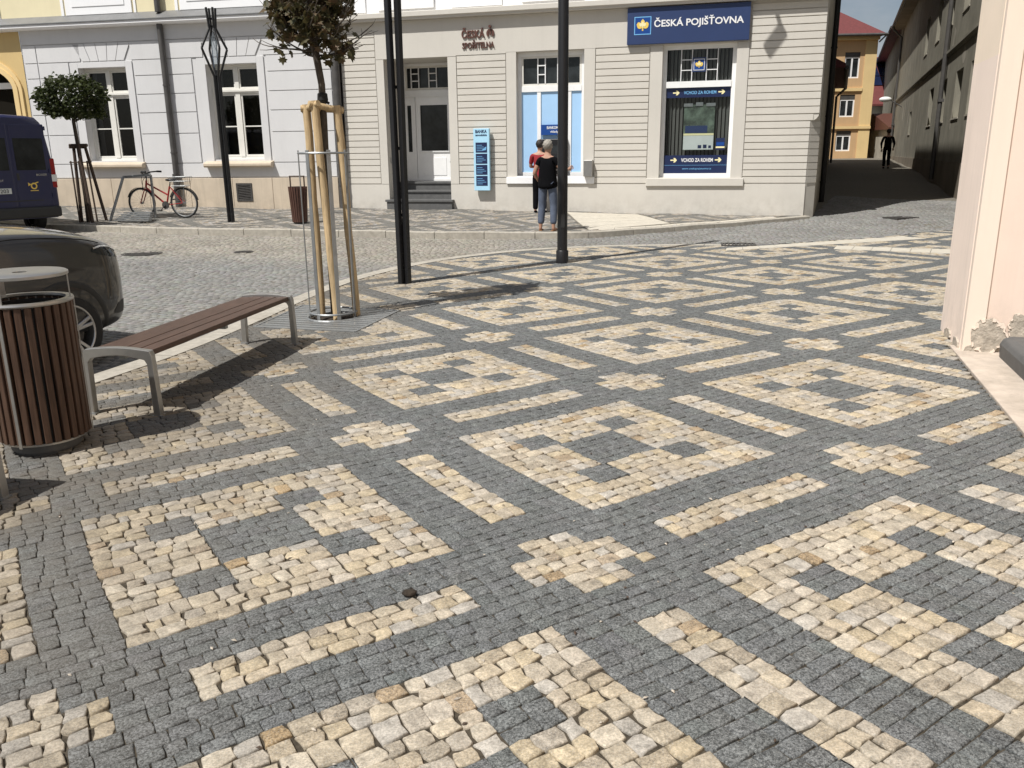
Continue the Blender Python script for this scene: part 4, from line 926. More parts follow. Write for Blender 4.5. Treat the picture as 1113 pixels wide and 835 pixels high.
mb = MB(); mb.box(27.5, 38, 2, 10, 0, 5.6); mb.build('wall', 'paper', sh)
mb = MB(); mb.prism([(1.2,5.4),(1.2,5.55),(6,9.9),(10.8,5.5)], 27.2, 38.3, 'x'); mb.build('roof', 'roofred', sh)
g = MB()
for i in range(9):
    for j in range(3):
        a = 28.4+i*1.02; t0 = .38+j*.2; t1 = t0+.185
        P = lambda t: (1.2+4.8*t-.06, 5.55+4.35*t+.05)
        g.add([(a, *P(t0)), (a+.96, *P(t0)), (a+.96, *P(t1)), (a, *P(t1))], [(0,1,2,3)])
g.build('solar_panel', 'solar', sh)
mb = MB(); mb.box(28, 37, 1.9, 1.99, 3.0, 3.3); mb.build('ledge', 'roofred', sh)
# shed-like low house with a reddish door by the alley end
sd_ = thing('low_outbuilding', (25.9, 58, 0), R(-4), 'low pale outbuilding with a rusty red roof at the end of the alley', 'building')
mb = MB(); mb.box(-.6, 5, 0, 6, .5, 3.0); mb.build('wall', 'olivelight', sd_); mb = MB(); mb.prism([(-.4,2.95),(-.4,3.1),(3,4.1),(6.3,3.0)], -.8, 5.2, 'x'); mb.build('roof', 'bronze', sd_); mb = MB(); mb.box(0, 1.1, -.03, -.001, .6, 2.5); mb.build('door', 'bronze', sd_)
# ================================================================== low house behind the corner building
lh = thing('low_house', (12.75, 34.9, 0), math.atan2(.934, .357), 'low dark lean-to house with a sloping roof in the alley behind the corner building', 'building')
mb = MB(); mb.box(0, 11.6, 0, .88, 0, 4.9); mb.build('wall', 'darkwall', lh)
mb = MB(); mb.prism([(-.45,4.75),(-.45,4.9),(.85,5.6),(.85,4.75)], -.1, 12.0, 'x'); mb.build('roof', 'roofred', lh)
mb = MB(); mb.tube([(-.1,-.5,4.75),(12,-.5,4.75)], .08, 8); mb.tube([(11.3,-.5,4.7),(11.3,-.1,4.3),(11.3,-.1,1)], .06, 8); mb.build('gutter', 'zinc', lh)
bh = thing('alley_shade_house', (12.75, 34.9, 0), math.atan2(.934, .357), 'tall plain house added out of view behind the corner building to shade the alley', 'building')  # unseen house, added so that its shadow darkens the alley floor
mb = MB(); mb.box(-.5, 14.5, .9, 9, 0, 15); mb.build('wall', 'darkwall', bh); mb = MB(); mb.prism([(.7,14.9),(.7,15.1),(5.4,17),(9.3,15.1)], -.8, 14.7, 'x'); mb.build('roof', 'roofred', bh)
# ================================================================== pink house on the right
ph = thing('pink_house', (PINK0[0], PINK0[1], 0), math.atan2(PD[1], PD[0]), 'peach and pink rendered house with a broad corner pilaster and chipped base', 'building')
def two(M1, M2, split, name, boxes):
    mb = MB()
    for b in boxes:
        mb.cur = 0; mb.box(*b[:4], b[4], split); mb.cur = 1; mb.box(*b[:4], split, b[5])
    return mb.build(name, [M1, M2], ph)
MT['pinklow'] = plaster('pink_render_low', (0.76, 0.62, 0.525), .05, streak=.08, var=.05); MT['pinkhigh'] = plaster('peach_render', (0.765, 0.615, 0.46), None, streak=.06, var=.05)
MT['palestrip'] = plaster('pale_strip_render', (0.79, 0.675, 0.57), None, streak=.06, var=.03)
two('pinklow', 'pinkhigh', 2.28, 'corner_pier', [(-.25, .69, -.03, 1.0, -.2, 9)])
MT['brightlow'] = plaster('pink_low_brightened', (0.93, 0.785, 0.68), .05, streak=.1, var=.05); MT['brighthigh'] = plaster('peach_brightened', (0.93, 0.79, 0.64), None, streak=.06, var=.05)  # pier render brightened in colour, since the sun only grazes this face
two('brightlow', 'brighthigh', 2.28, 'brightened_pier_face', [(-.253, .64, -.04, -.028, -.2, 9)])
two('pinklow', 'pinkhigh', 2.28, 'wall', [(.69, 9, .95, 1.4, -.2, 9)])
mb = MB(); mb.box(.60, .712, -.036, .105, -.2, 9); mb.build('pale_strip', 'palestrip', ph)
mb = MB(); mb.box(-.2, 9, 1.4, 8, -.2, 9); mb.build('inner_wall', 'pinkhigh', ph); mb = MB(); mb.prism([(-.3,9),(-.3,9.2),(4,12),(8.3,9)], -.4, 9.3, 'x'); mb.build('roof', 'roofred', ph)
mb = MB(); mb.box(1.0, 2.4, .90, .949, .2, 2.7); mb.build('door', 'doorpaint', ph)
MT['mortar'] = plain('bare_mortar', (0.44, 0.39, 0.325), .95, .35, 18, .9, 60, spec=.1)
rp_ = random.Random(9)
def blob(y, z, a, b, x, n=30, ax='x', rim=True):
    rr_ = []; r_ = 1.0
    for i in range(n): r_ = .62*r_+.38*rp_.uniform(.62, 1.22)+rp_.uniform(-.03, .03); rr_.append(r_)
    P = lambda k: [(y+a*k*rr_[i]*math.cos(i*2*math.pi/n), max(.02, z+b*k*rr_[i]*math.sin(i*2*math.pi/n))) for i in range(n)]
    mb = MB(); mb.prism(P(1), x-.01, x+.008, ax); mb.build('chipped_patch', 'mortar', ph)
    if rim:
        g = MB()
        for i in range(n):
            if rp_.random() < .5: continue
            p, q_ = Vector(P(1)[i]), Vector(P(1)[(i+1) % n]); c_ = Vector((y, z)); w_ = rp_.uniform(.10, .28)
            g.prism([tuple(p), tuple(q_), tuple(q_+(c_-q_)*w_), tuple(p+(c_-p)*w_*.7)], x+.008, x+.008+rp_.uniform(.003, .009), ax)
        g.build('broken_render', 'palestrip', ph)
blob(.14, .17, .15, .165, .713); blob(.35, .24, .09, .12, .69); blob(.02, .05, .05, .05, .712, rim=False); blob(.50, .06, .10, .06, -.044, ax='y', rim=False); blob(.12, .06, .13, .055, -.044, ax='y', rim=False); blob(.30, .06, .20, .04, .69, rim=False)
st_ = MB()
st_.prism([(.20,.03),(.19,.15),(.21,.19),(.26,.21),(.94,.21),(.94,.03)], .86, 2.6, 'x'); st_ = st_.build('door_step', 'stepstone', bevel=.012); st_.location = ph.location; st_.rotation_euler = ph.rotation_euler; tag(st_, 'dark worn stone step at the foot of the pink wall', 'step')
MT['slab'] = plain('pale_slab', (0.50, 0.43, 0.36), .85, .12, 8, .2, 70, spec=.2, dirt=(3, .45, .7, .5))
mb = MB()
for a, b in ((.50, 2.0), (2.01, 3.6), (3.61, 5.4)): mb.box(a, b, -.09, .96, -.2, .046)
sl = mb.build('wall_slab', 'slab', bevel=.006); sl.location = ph.location; sl.rotation_euler = ph.rotation_euler; struct(sl)
# ------------------------------------------------------------------ bench
BR = random.Random(3)
def make_bench(label):
    b = thing('park_bench', (0, 0, 0), 0, label, 'bench', 'benches in a row along the kerb')
    Lh, W = 1.10, .485   # half length, width ; local y along the bench, x across (+x = pavement side)
    H = .44
    g = MB()
    for k in range(4):
        x0 = -W/2+.012+k*.1155; zt = H if k else H-.008
        g.box(x0, x0+.108, -Lh+.03, Lh-.03, zt-.038, zt)
    g.build('seat', 'benchwood', b, bevel=.006)
    for s in (-1, 1):
        g = MB(); y0, y1 = s*Lh-.024, s*Lh+.024
        n = 8; outer = []; inner = []
        # arched steel end: two splayed legs and a cambered top bar in one profile
        outer = [(W/2+.020, -.0), (W/2+.006, H-.03), (W/2-.006, H+.004)] + [(W/2-.02-(W-.04)*i/n, H+.006+.016*math.sin(math.pi*i/n)) for i in range(n+1)] + [(-W/2-.004, H-.012), (-W/2-.020, H-.07), (-W/2-.030, 0)]
        inner = [(-W/2+.018, 0), (-W/2+.026, H-.085)] + [(-W/2+.05+(W-.10)*i/n, H-.058+.026*math.sin(math.pi*i/n)) for i in range(n+1)] + [(W/2-.034, H-.085), (W/2-.030, 0)]
        # triangulate as strips: left leg, bar, right leg
        P = outer+inner; g.prism(P, y0, y1, 'y')
        g.build('end_frame', 'metal', b, bevel=.004)
        g = MB()
        for x in (W/2-.005, -W/2-.006): g = MB(); g.box(x-.035, x+.035, s*Lh-.03, s*Lh+.03, -.004, .006); g.build('foot_plate', 'galv', b)
    g = MB(); g.box(-W/2+.06, W/2-.06, -.02, .02, H-.075, H-.04); g.box(-.02, .02, -Lh+.03, Lh-.03, H-.07, H-.042); g.build('rail', 'galv', b)
    return b
BA = math.atan2(.37, 2.17)
b1 = make_bench('brown slatted bench with steel legs between the bin and the staked tree')
b1.location = (-2.405, 6.46, -.052); b1.rotation_euler = (0, 0, -BA)
b2 = copy_tree(b1); b2.location = (-2.405-.235-.645*.15-.17, 6.46-3.60, -.05); b2['label'] = 'steel legged bench just outside the left edge, only one leg showing by the bin'
dx = np.array([math.sin(BA), math.cos(BA)]); pp = np.array([-2.405, 6.46])-dx*3.62; b2.location = (pp[0]+.01, pp[1], -.045)
# ------------------------------------------------------------------ litter bin
lb = thing('litter_bin', (-2.78, 4.74, -.052), R(20), 'tall round litter bin of brown wooden slats under a flat steel lid', 'bin')
g = MB(); n = 30
for k in range(n):
    t = 2*math.pi*(k+.5)/n; r0, r1 = .222, .246; wv = .0185
    c, s = math.cos(t), math.sin(t); P = []
    for rr_, ww in ((r0, -wv), (r1, -wv*.92), (r1, wv*.92), (r0, wv)): P.append((rr_*c-ww*s, rr_*s+ww*c))
    g.prism(P, .085, .872, 'z')
g.build('slats', 'binwood', lb, bevel=.003, seg=1)
g = MB(); g.lathe([(.212, .07), (.215, .86), (.20, .86), (.198, .10), (0, .10)], 32); g.build('liner', 'plastic', lb, smooth='auto')
g = MB(); g.lathe([(.215,.872),(.252,.872),(.256,.880),(.252,.892),(.215,.892),(.210,.88),(.215,.872)], 40); g.build('ring', 'metal', lb, smooth='auto'); g = MB(); g.lathe([(.205,.07),(.228,.07),(.228,.082),(.205,.082),(.205,.07)], 40); g.build('ring', 'metal', lb, smooth='auto')
g = MB(); g.lathe([(.10,.02),(.19,.02),(.19,.06),(.0,.06)], 32); g.lathe([(.17,-.01),(.17,.03),(0,.03)], 28); g.build('base', 'stepstone', lb, smooth='auto')
g = MB()
N = 40; hole = .038; vs = []
for r_, z in ((hole, 1.022), (.235, 1.018), (.245, 1.022), (.245, 1.038), (.235, 1.044), (hole, 1.042), (hole, 1.022)): vs.append((r_, z))
g.lathe(vs, N); g.build('lid', 'metal', lb, smooth='auto')
for t in (R(-112), R(8), R(128)):
    g = MB(); c, s = math.cos(t), math.sin(t); q = .235
    g.bar((q*c, q*s, .87), (q*c, q*s, 1.02), .045, .007, (c, s, 0)); g.bar((.2515*c, .2515*s, .07), (.2515*c, .2515*s, .885), .018, .006, (c, s, 0)); g.build('post', 'metal', lb)
# ------------------------------------------------------------------ leaves
def leaf_shape(kind):
    if kind == 'maple':
        h = [(0,0),(.10,.02),(.30,-.10),(.26,.10),(.50,.18),(.34,.32),(.36,.50),(.16,.48),(0,.80)]
    else:
        h = [(0,0),(.20,.10),(.30,.35),(.18,.62),(0,.85)]
    return h+[(-x, y) for x, y in h[::-1][1:-1]]
def leaves(pts, size, kind, droop, seed):
    r = np.random.default_rng(seed); sh = np.array(leaf_shape(kind)); m_ = len(sh); pts = np.array(pts); n = len(pts)
    az_ = r.uniform(0, 2*np.pi, n); pit = r.normal(droop, .5, n); rol = r.normal(0, .6, n); sz = size*r.uniform(.65, 1.25, n)
    d = np.stack([np.cos(az_)*np.cos(pit), np.sin(az_)*np.cos(pit), np.sin(pit)], 1); sd_ = np.stack([-np.sin(az_), np.cos(az_), np.zeros(n)], 1); nn_ = np.cross(sd_, d)
    a = sd_*np.cos(rol)[:, None]+nn_*np.sin(rol)[:, None]; nn2 = np.cross(a, d)
    fold = np.abs(sh[:, 0])*.35
    co = pts[:, None]+sz[:, None, None]*(sh[None, :, :1]*a[:, None]+sh[None, :, 1:]*d[:, None]+fold[None, :, None]*nn2[:, None])
    v = co.reshape(-1, 3).tolist(); f = [tuple(range(i*m_, i*m_+m_)) for i in range(n)]
    return v, f
# ------------------------------------------------------------------ staked street tree in its guard
T0 = (-1.90, 8.84, -.053)
tr = thing('street_tree', T0, 0, 'young maple with brownish drooping leaves in the foreground tree pit', 'tree')
g = MB(); tp = [(0.02,0,0),(.01,0,1.2),(0.03,0,2.0),(.035,.0,2.35),(.0,.0,2.62),(-.03,.01,2.80)]
g.tube(tp, [.048,.042,.037,.034,.036,.040], 10, r2=None); 
trng = random.Random(21); tips = []
def branch(p, d, ln, r, lev):
    p = Vector(p); d = Vector(d).normalized(); pts = [p]; q = p.copy(); dd = d.copy()
    for i in range(4):
        dd = (dd+Vector((trng.uniform(-.22,.22), trng.uniform(-.22,.22), trng.uniform(-.08,.20)))).normalized(); q = q+dd*ln/4; pts.append(q.copy())
        if lev >= 1: tips.append(q.copy())
    g.tube(pts, [r, r*.85, r*.7, r*.55, r*.4], 6)
    if lev < 2:
        for k in range(3 if lev else 4):
            t = trng.randint(1, 4); nd = (dd+Vector((trng.uniform(-1,1), trng.uniform(-1,1), trng.uniform(-.35,.7)))).normalized(); branch(pts[t], nd, ln*trng.uniform(.5,.72), r*.5, lev+1)
for k in range(10):
    a = k*2.4; e_ = trng.uniform(-.05, .6); branch((-.02+trng.uniform(-.02,.02), 0, 2.58+.035*k), (math.cos(a), math.sin(a), e_), trng.uniform(.34, .48), .016, 0)
tops_ = [(-.03,.01,2.8),(-.02,0,3.2),(.02,0,3.6),(.0,.02,3.95)]; g.tube(tops_, [.036,.028,.02,.012], 8)
for k in range(14):
    a = k*2.4+1; z = 2.95+k*.075; branch((0, 0, z), (math.cos(a), math.sin(a), trng.uniform(.2, .9)), trng.uniform(.32, .48)*(1.05-.03*k), .016, 0)
branch((-.02, 0, 2.66), (-1, .1, .10), .46, .013, 1); branch((.0, 0, 2.62), (1, .1, .0), .44, .013, 1)
g.build('trunk', 'bark', tr, smooth=True)
lp = []
for t in tips:
    if (Vector((t.x+.05, t.y, 0)).length > .34+trng.uniform(-.06, .07) or t.z < 2.46): continue
    for k in range(2 if (t.z > 2.8 or trng.random() < .45) else 1): lp.append((t.x+trng.gauss(0,.055), t.y+trng.gauss(0,.055), t.z+trng.gauss(0,.055)))
v_, f_ = leaves(lp, .108, 'maple', -.85, 5); g = MB(); g.add(v_, f_); g.build('crown', 'leaf1', tr, fix=False)
print('maple leaves', len(lp))
g = MB(); g.lathe([(.045,2.17),(.055,2.2),(.05,2.26),(.04,2.27)], 12, (.035,0,0)); g.tube([(.03,0,2.2),(.10,-.02,2.17)], .014, 6); g.build('tie', 'tie', tr)
tg = thing('tree_guard', T0, 0, 'galvanised tree guard of thin upright bars around the foreground tree', 'tree guard')
g = MB(); rad = .245; nb = 7
ring_pts = [(rad*math.cos(2*math.pi*k/28), rad*math.sin(2*math.pi*k/28), 1.69) for k in range(29)]
g.tube(ring_pts, .012, 6); g.build('ring', 'galv', tg, smooth='auto'); g = MB()
g.tube([(x, y, .06) for x, y, z in ring_pts], .012, 6); g.build('ring', 'galv', tg, smooth='auto')
for k in range(nb):
    a = 2*math.pi*k/nb+R(192); g = MB(); g.bar((rad*math.cos(a), rad*math.sin(a), 0), (rad*math.cos(a), rad*math.sin(a), 1.72),   .040, .012, (math.cos(a), math.sin(a), 0)); g.build('upright', 'galv', tg, bevel=.002, seg=1)
sf = thing('tree_stakes', T0, 0, 'three pale round pine stakes joined by short rails around the foreground tree', 'tree stakes')
tops = [(-.115,-.075),(.13,-.10),(.03,.16)]; bots = [(-.15,-.16),(.21,-.10),(.02,-.19)]
tops = [(-.125,-.03,2.16),(-.03,-.10,2.19),(.17,.03,2.15)]; bots = [(-.13,.02,0),(.07,-.17,0),(.235,.05,0)]
for t, b_ in zip(tops, bots):
    g = MB(); n = 7; g.tube([tuple(b_[i]+(t[i]-b_[i])*k/n+(trng.gauss(0,.003) if i < 2 else 0) for i in range(3)) for k in range(n+1)], .041, 12); g.build('stake', 'stake', sf, smooth='auto')
for i, j in ((0,1),(1,2),(2,0)):
    g = MB(); a, b_ = Vector(tops[i]), Vector(tops[j]); d = (b_-a).normalized()*.06; h = Vector((0,0,-.04)); g.tube([a-d+h, b_+d+h], .032, 10); g.build('cross_rail', 'stake', sf, smooth='auto')
# grate of steel strips and the soil in the pit
gt = thing('tree_grate', (0, 0, 0), 0, 'flat grey steel slatted grate around the foreground tree', 'tree grate')
q4 = [np.array(p) for p in GR]; g = MB(); n = 12
zz = lambda x, y: float(pave_z(x, y))+.004
def lerp4(s, t): return (q4[0]*(1-s)+q4[1]*s)*(1-t)+(q4[3]*(1-s)+q4[2]*s)*t
for k in range(n):
    t0, t1 = (k+.12)/n, (k+.86)/n
    for s0, s1 in ((.01,.99),):
        segs = []; ss = np.linspace(s0, s1, 61)
        for a, b_ in zip(ss[:-1], ss[1:]):
            c = lerp4((a+b_)/2, (t0+t1)/2)
            if np.hypot(c[0]-T0[0], c[1]-T0[1]) > .27:
                if segs and abs(segs[-1][1]-a) < 1e-9: segs[-1][1] = b_
                else: segs.append([a, b_])
        for a, b_ in segs:
            P = [lerp4(a, t0), lerp4(b_, t0), lerp4(b_, t1), lerp4(a, t1)]
            g.add([(p[0], p[1], zz(*p)-.02) for p in P]+[(p[0], p[1], zz(*p)) for p in P], [(0,1,2,3),(7,6,5,4),(0,4,5,1),(1,5,6,2),(2,6,7,3),(3,7,4,0)])
g.build('slats', 'galv', gt)
g = MB()
for i in range(4):
    a, b_ = q4[i], q4[(i+1) % 4]; g.bar((a[0], a[1], zz(*a)-.012), (b_[0], b_[1], zz(*b_)-.012), .025, .034)
rp2 = [(T0[0]+.275*math.cos(k*math.pi/16), T0[1]+.275*math.sin(k*math.pi/16), -.055) for k in range(33)]; g.tube(rp2, .014, 6)
g.build('frame', 'galv', gt)
mb = MB(); mb.lathe([(.0,-.05+.02),(.15,-.05+.012),(.27,-.075)], 24, (T0[0], T0[1], 0)); mb.add([(p[0], p[1], -.085) for p in q4], [(0,1,2,3)]); struct(mb.build('soil', 'soil'))
# ------------------------------------------------------------------ slim lanterns of four steel rods
def lantern(loc, rz, label, lift=0, r0=.058, rw=.04, rt=.058):
    t = thing('street_lantern', loc, rz, label, 'street lamp', 'slim black rod lanterns')
    hs = [(0,r0),(.2,r0),(2.6+lift,rt),(3.10+lift,rt+.004),(3.66+lift,.275),(4.06+lift,.07),(4.47+lift,.10)]
    for a in range(4):
        c, s = math.cos(a*math.pi/2), math.sin(a*math.pi/2); g = MB()
        pts = [(h_[1]*c, h_[1]*s, h_[0]) for h_ in hs]
        for p, q_ in zip(pts[:-1], pts[1:]): g.bar(p, q_, rw, rw, (c, s, .01))
        g.build('rod', 'blackmetal', t, bevel=.004, seg=1)
    g = MB()
    for z in (.9, 1.75, 2.5, 3.1+lift*.4, 4.1+lift, 4.25+lift): g.box(-rt, rt, -.012, .012, z-.02, z+.02); g.box(-.012, .012, -rt, rt, z-.02, z+.02)
    g.box(-.1, .1, -.1, .1, -.03, .006); g.build('link', 'blackmetal', t)
    g = MB(); g.lathe([(.0,3.16+lift),(.05,3.3+lift),(.065,3.62+lift),(.06,3.9+lift),(.0,4.02+lift)], 10); g.build('crystal', 'crystal', t)
    return t
l1 = lantern((-6.27, 19.12, .19), R(40), 'slim black rod lantern on the far sidewalk in front of the grey house')
l2 = lantern((-1.43, 11.25, -.055), R(7.2+45), 'tall black rod lantern on the patterned pavement left of centre', 1.6, .062, .070, .090)
po2 = thing('steel_post', (.80, 13.02, -.03), 0, 'single round black post on the pavement in front of the cash machine', 'post')
g = MB(); g.lathe([(.078,0),(.078,6.3),(.06,6.35),(0,6.36)], 20); g.build('shaft', 'blackmetal', po2, smooth='auto')
g = MB(); g.lathe([(.095,0),(.095,.19),(.088,.20),(.079,.20)], 20); g.build('collar', 'blackmetal', po2, smooth='auto'); g = MB(); g.box(-.03, .03, -.083, -.077, .55, .75); g.build('hatch', 'plastic', po2)
# ------------------------------------------------------------------ far tree with globe crown
T1 = (-9.72, 19.62, .21)
t2 = thing('globe_tree', T1, 0, 'small tree with a dense round clipped green crown beside the blue van', 'tree')
g = MB(); g.tube([(0,0,0),(.02,0,1.2),(-.02,0,2.2),(0,0,2.5)], [.05,.045,.04,.03], 8)
for k in range(14):
    a = k*2.4; g.tube([(0,0,2.2+.02*k),(.35*math.cos(a),.35*math.sin(a),2.45+.02*k),(.62*math.cos(a),.62*math.sin(a),2.6+.02*k)], [.018,.012,.006], 5)
g.build('trunk', 'bark', t2, smooth=True)
lp = []; gr = np.random.default_rng(8)
while len(lp) < 3600:
    p = gr.normal(0, 1, 3); p /= np.linalg.norm(p); r_ = gr.uniform(.55, 1.0)**.5
    k = 1+.10*math.sin(p[0]*7+p[2]*5)+.08*math.sin(p[1]*9+2)
    z = p[2]*r_; 
    if z < -.55: z = -.55+gr.uniform(-.12, .05)
    lp.append((p[0]*r_*.72*k, p[1]*r_*.72*k, 2.68+z*.52*k))
v_, f_ = leaves(lp, .11, 'oval', -.35, 6); g = MB(); g.add(v_, f_); g.build('crown', 'leaf2', t2, fix=False)
s2 = thing('tree_stakes', T1, 0, 'dark weathered stakes and bars around the globe tree on the far sidewalk', 'tree stakes')
for k in range(3):
    a = k*2.094+.9; g = MB(); g.tube([(.30*math.cos(a)+.12, .30*math.sin(a), 0), (.13*math.cos(a)+.02, .13*math.sin(a), 1.72)], .036, 8); g.build('stake', 'stakedark', s2, smooth='auto')
g = MB(); g.tube([(-.2,.02,1.70),(.22,-.02,1.70)], .035, 8); g.tube([(-.15,-.1,1.66),(.1,.18,1.66)], .03, 8); g.build('cross_rail', 'stakedark', s2, smooth='auto')
g2_ = thing('tree_guard', T1, 0, 'thin dark upright bars guarding the globe tree trunk', 'tree guard')
for k in range(6):
    a = k*math.pi/3; g = MB(); g.bar((.21*math.cos(a), .21*math.sin(a), 0), (.19*math.cos(a)-.03, .19*math.sin(a), 1.36), .03, .012); g.build('upright', 'stakedark', g2_)
g = MB(); g.tube([(.19*math.cos(k*math.pi/10)-.03, .19*math.sin(k*math.pi/10), 1.33) for k in range(21)], .012, 5); g.build('ring', 'stakedark', g2_)
# ------------------------------------------------------------------ small slatted bin with a hoop
sb = thing('small_litter_bin', (-4.60, 18.62, .185), 0, 'small dark slatted litter bin with a hoop handle on the far sidewalk', 'bin')
g = MB(); n = 22
for k in range(n):
    t = 2*math.pi*k/n; c, s = math.cos(t), math.sin(t); g.bar((.155*c, .155*s, .05), (.195*c, .195*s, .80), .038, .016, (c, s, 0))
g.build('slats', 'binwood2', sb)
g = MB(); g.lathe([(.142,.03),(.178,.80),(.165,.80),(.13,.05),(0,.05)], 22); g.build('liner', 'plastic', sb, smooth='auto')
g = MB(); g.bar((-.15,0,.80),(-.15,0,1.02),.03,.012,(0,1,0)); g.bar((.15,0,.80),(.15,0,1.02),.03,.012,(0,1,0)); g.bar((-.165,0,1.02),(.165,0,1.02),.03,.02); g.build('handle', 'stakedark', sb)
g = MB(); g.lathe([(.06,0),(.06,.04)], 12); g.lathe([(.13,0),(.13,.012)], 16); g.build('foot', 'plastic', sb)
# ------------------------------------------------------------------ grey steel frame with a slatted ramp
rk = thing('bicycle_rack', (-9.20, 19.48, .20), R(-14), 'grey steel hoop with a tilted slatted panel on the far sidewalk', 'bicycle rack')
g = MB(); g.bar((-.12,.20,0),(.06,.62,1.0),.05,.05); g.bar((.06,.62,1.0),(.74,.70,1.04),.05,.05); g.bar((.74,.70,1.04),(.74,.70,.02),.045,.045); g.build('hoop', 'galv', rk, bevel=.006)
g = MB()
for k in range(5):
    y = -.02+k*.125; z = .05+k*.035; g.bar((.22-k*.03, y, z), (1.22-k*.07, y-.14, z+.02), .10, .028)
g.build('slats', 'galv', rk)
g = MB(); g.bar((.35,-.1,.025),(.25,.52,.17),.04,.04); g.bar((1.0,-.2,.03),(.88,.42,.18),.04,.04); g.build('rail', 'iron', rk)
# ------------------------------------------------------------------ bicycle (local x forward = left in the picture)
bk = thing('bicycle', (-8.12, 20.05, .252), R(180-10), 'red ladies bicycle with a wire basket leaning by the grey house wall', 'bicycle')
def wheel(x, nm):
    g = MB(); g.lathe([(.318,-.020),(.342,-.018),(.352,0),(.342,.018),(.318,.020),(.312,0),(.318,-.020)], 36, (x,0,.35), 'y'); w_ = g.build('wheel', 'rubber', bk, smooth=True)
    g = MB(); g.lathe([(.312,-.012),(.316,0),(.312,.012),(.300,.008),(.300,-.008),(.312,-.012)], 36, (x,0,.35), 'y'); g.build('rim', 'galv', w_, smooth=True)
    g = MB(); g.lathe([(.025,-.04),(.025,.04)], 10, (x,0,.35), 'y')
    for k in range(20): a = 2*math.pi*k/20; g.tube([(x+.02*math.cos(a+.5), .02*(-1)**k, .35+.02*math.sin(a+.5)), (x+.31*math.cos(a), 0, .35+.31*math.sin(a))], .0022, 3)
    g.build('spokes', 'galv', w_)
wheel(.55, 'f'); wheel(-.53, 'r')
g = MB(); bb = (-.08,0,.30); st_ = (-.20,0,.72); hd = (.37,0,.86); hl = (.40,0,.70)
g.tube([bb, st_], .020, 8); g.tube([hd, hl], .023, 8); g.tube([hl, bb], .023, 8); g.tube([(.385,0,.80), (-.155,0,.52)], .020, 8)
for s in (-1, 1): g.tube([bb, (-.53, s*.06, .35)], .010, 6); g.tube([st_, (-.53, s*.06, .35)], .009, 6)
g.build('frame', 'redpaint', bk, smooth='auto')
g = MB()
for s in (-1, 1): g.tube([(.40,s*.05,.68),(.45,s*.055,.58),(.55,s*.055,.35)], .012, 6)
g.build('fork', 'redpaint', bk, smooth='auto')
g = MB(); g.tube([hd, (.36,0,.97)], .015, 8); g.tube([(.36,0,.97),(.42,0,1.0)], .014, 8)
g.tube([(.26,-.30,1.06),(.36,-.2,1.05),(.42,0,1.0),(.36,.2,1.05),(.26,.30,1.06)], .016, 8); g.tube([(.38,-.12,1.03),(.50,-.05,.85),(.50,.0,.62)], .006, 5); g.tube([(.38,.12,1.03),(.47,.05,.86),(.46,0,.6)], .006, 5); g.build('handlebar', 'blackmetal', bk, smooth='auto')
g = MB(); g.tube([(.27,-.30,1.06),(.16,-.32,1.055)], .022, 8); g.tube([(.27,.30,1.06),(.16,.32,1.055)], .022, 8); g.build('grip', 'rubber', bk)
g = MB(); g.tube([st_, (-.235,0,.84)], .012, 8); g.ball((-.25,0,.87), .14, .075, .035, 12, 8); g.build('saddle', 'blackmetal', bk, smooth=True)
g = MB(); g.tube([(-.25,0,.70),(-.62,0,.72)], .008, 6); g.tube([(-.60,.06,.72),(-.53,.07,.35)], .005, 5); g.tube([(-.60,-.06,.72),(-.53,-.07,.35)], .005, 5); g.box(-.65,-.3,-.06,.06,.715,.725); g.build('carrier', 'galv', bk)
g = MB()
for z, sx, sy in ((.74,.17,.12),(.84,.19,.14),(.94,.21,.16)):
    c = -.49; P = [(c-sx,-sy,z),(c+sx,-sy,z),(c+sx,sy,z),(c-sx,sy,z),(c-sx,-sy,z)]; g.tube(P, .005, 4)
for k in range(9):
    t = -1+2*k/8
    for s in (-1, 1): g.tube([(-.49+t*.17, s*.12, .74), (-.49+t*.21, s*.16, .94)], .003, 3)
for k in range(5):
    t = -1+2*k/4
    for s in (-1, 1): g.tube([(-.49+s*.17, t*.12, .74), (-.49+s*.21, t*.16, .94)], .003, 3)
    g.tube([(-.66, t*.12, .74), (-.32, t*.12, .74)], .003, 3)
g.build('basket', 'galv', bk)
g = MB(); g.lathe([(.09,-.005),(.09,.005)], 20, (-.08,.05,.30), 'y'); g.bar((-.08,.07,.30),(.04,.07,.18),.02,.012); g.bar((-.08,-.07,.30),(-.2,-.07,.42),.02,.012); g.box(.0,.08,.07,.16,.165,.19); g.box(-.24,-.16,-.16,-.07,.41,.435); g.build('crank', 'iron', bk)
for x, a0, a1 in ((.55, 20, 150), (-.53, 20, 170)):
    g = MB(); n = 12
    for k in range(n):
        t0, t1 = R(a0+(a1-a0)*k/n), R(a0+(a1-a0)*(k+1)/n); r_ = .365
        g.add([(x+r_*math.cos(t), y_, .35+r_*math.sin(t)) for t in (t0, t1) for y_ in (-.025, .025)], [(0,1,3,2)])
    g.build('mudguard', 'blackmetal', bk)
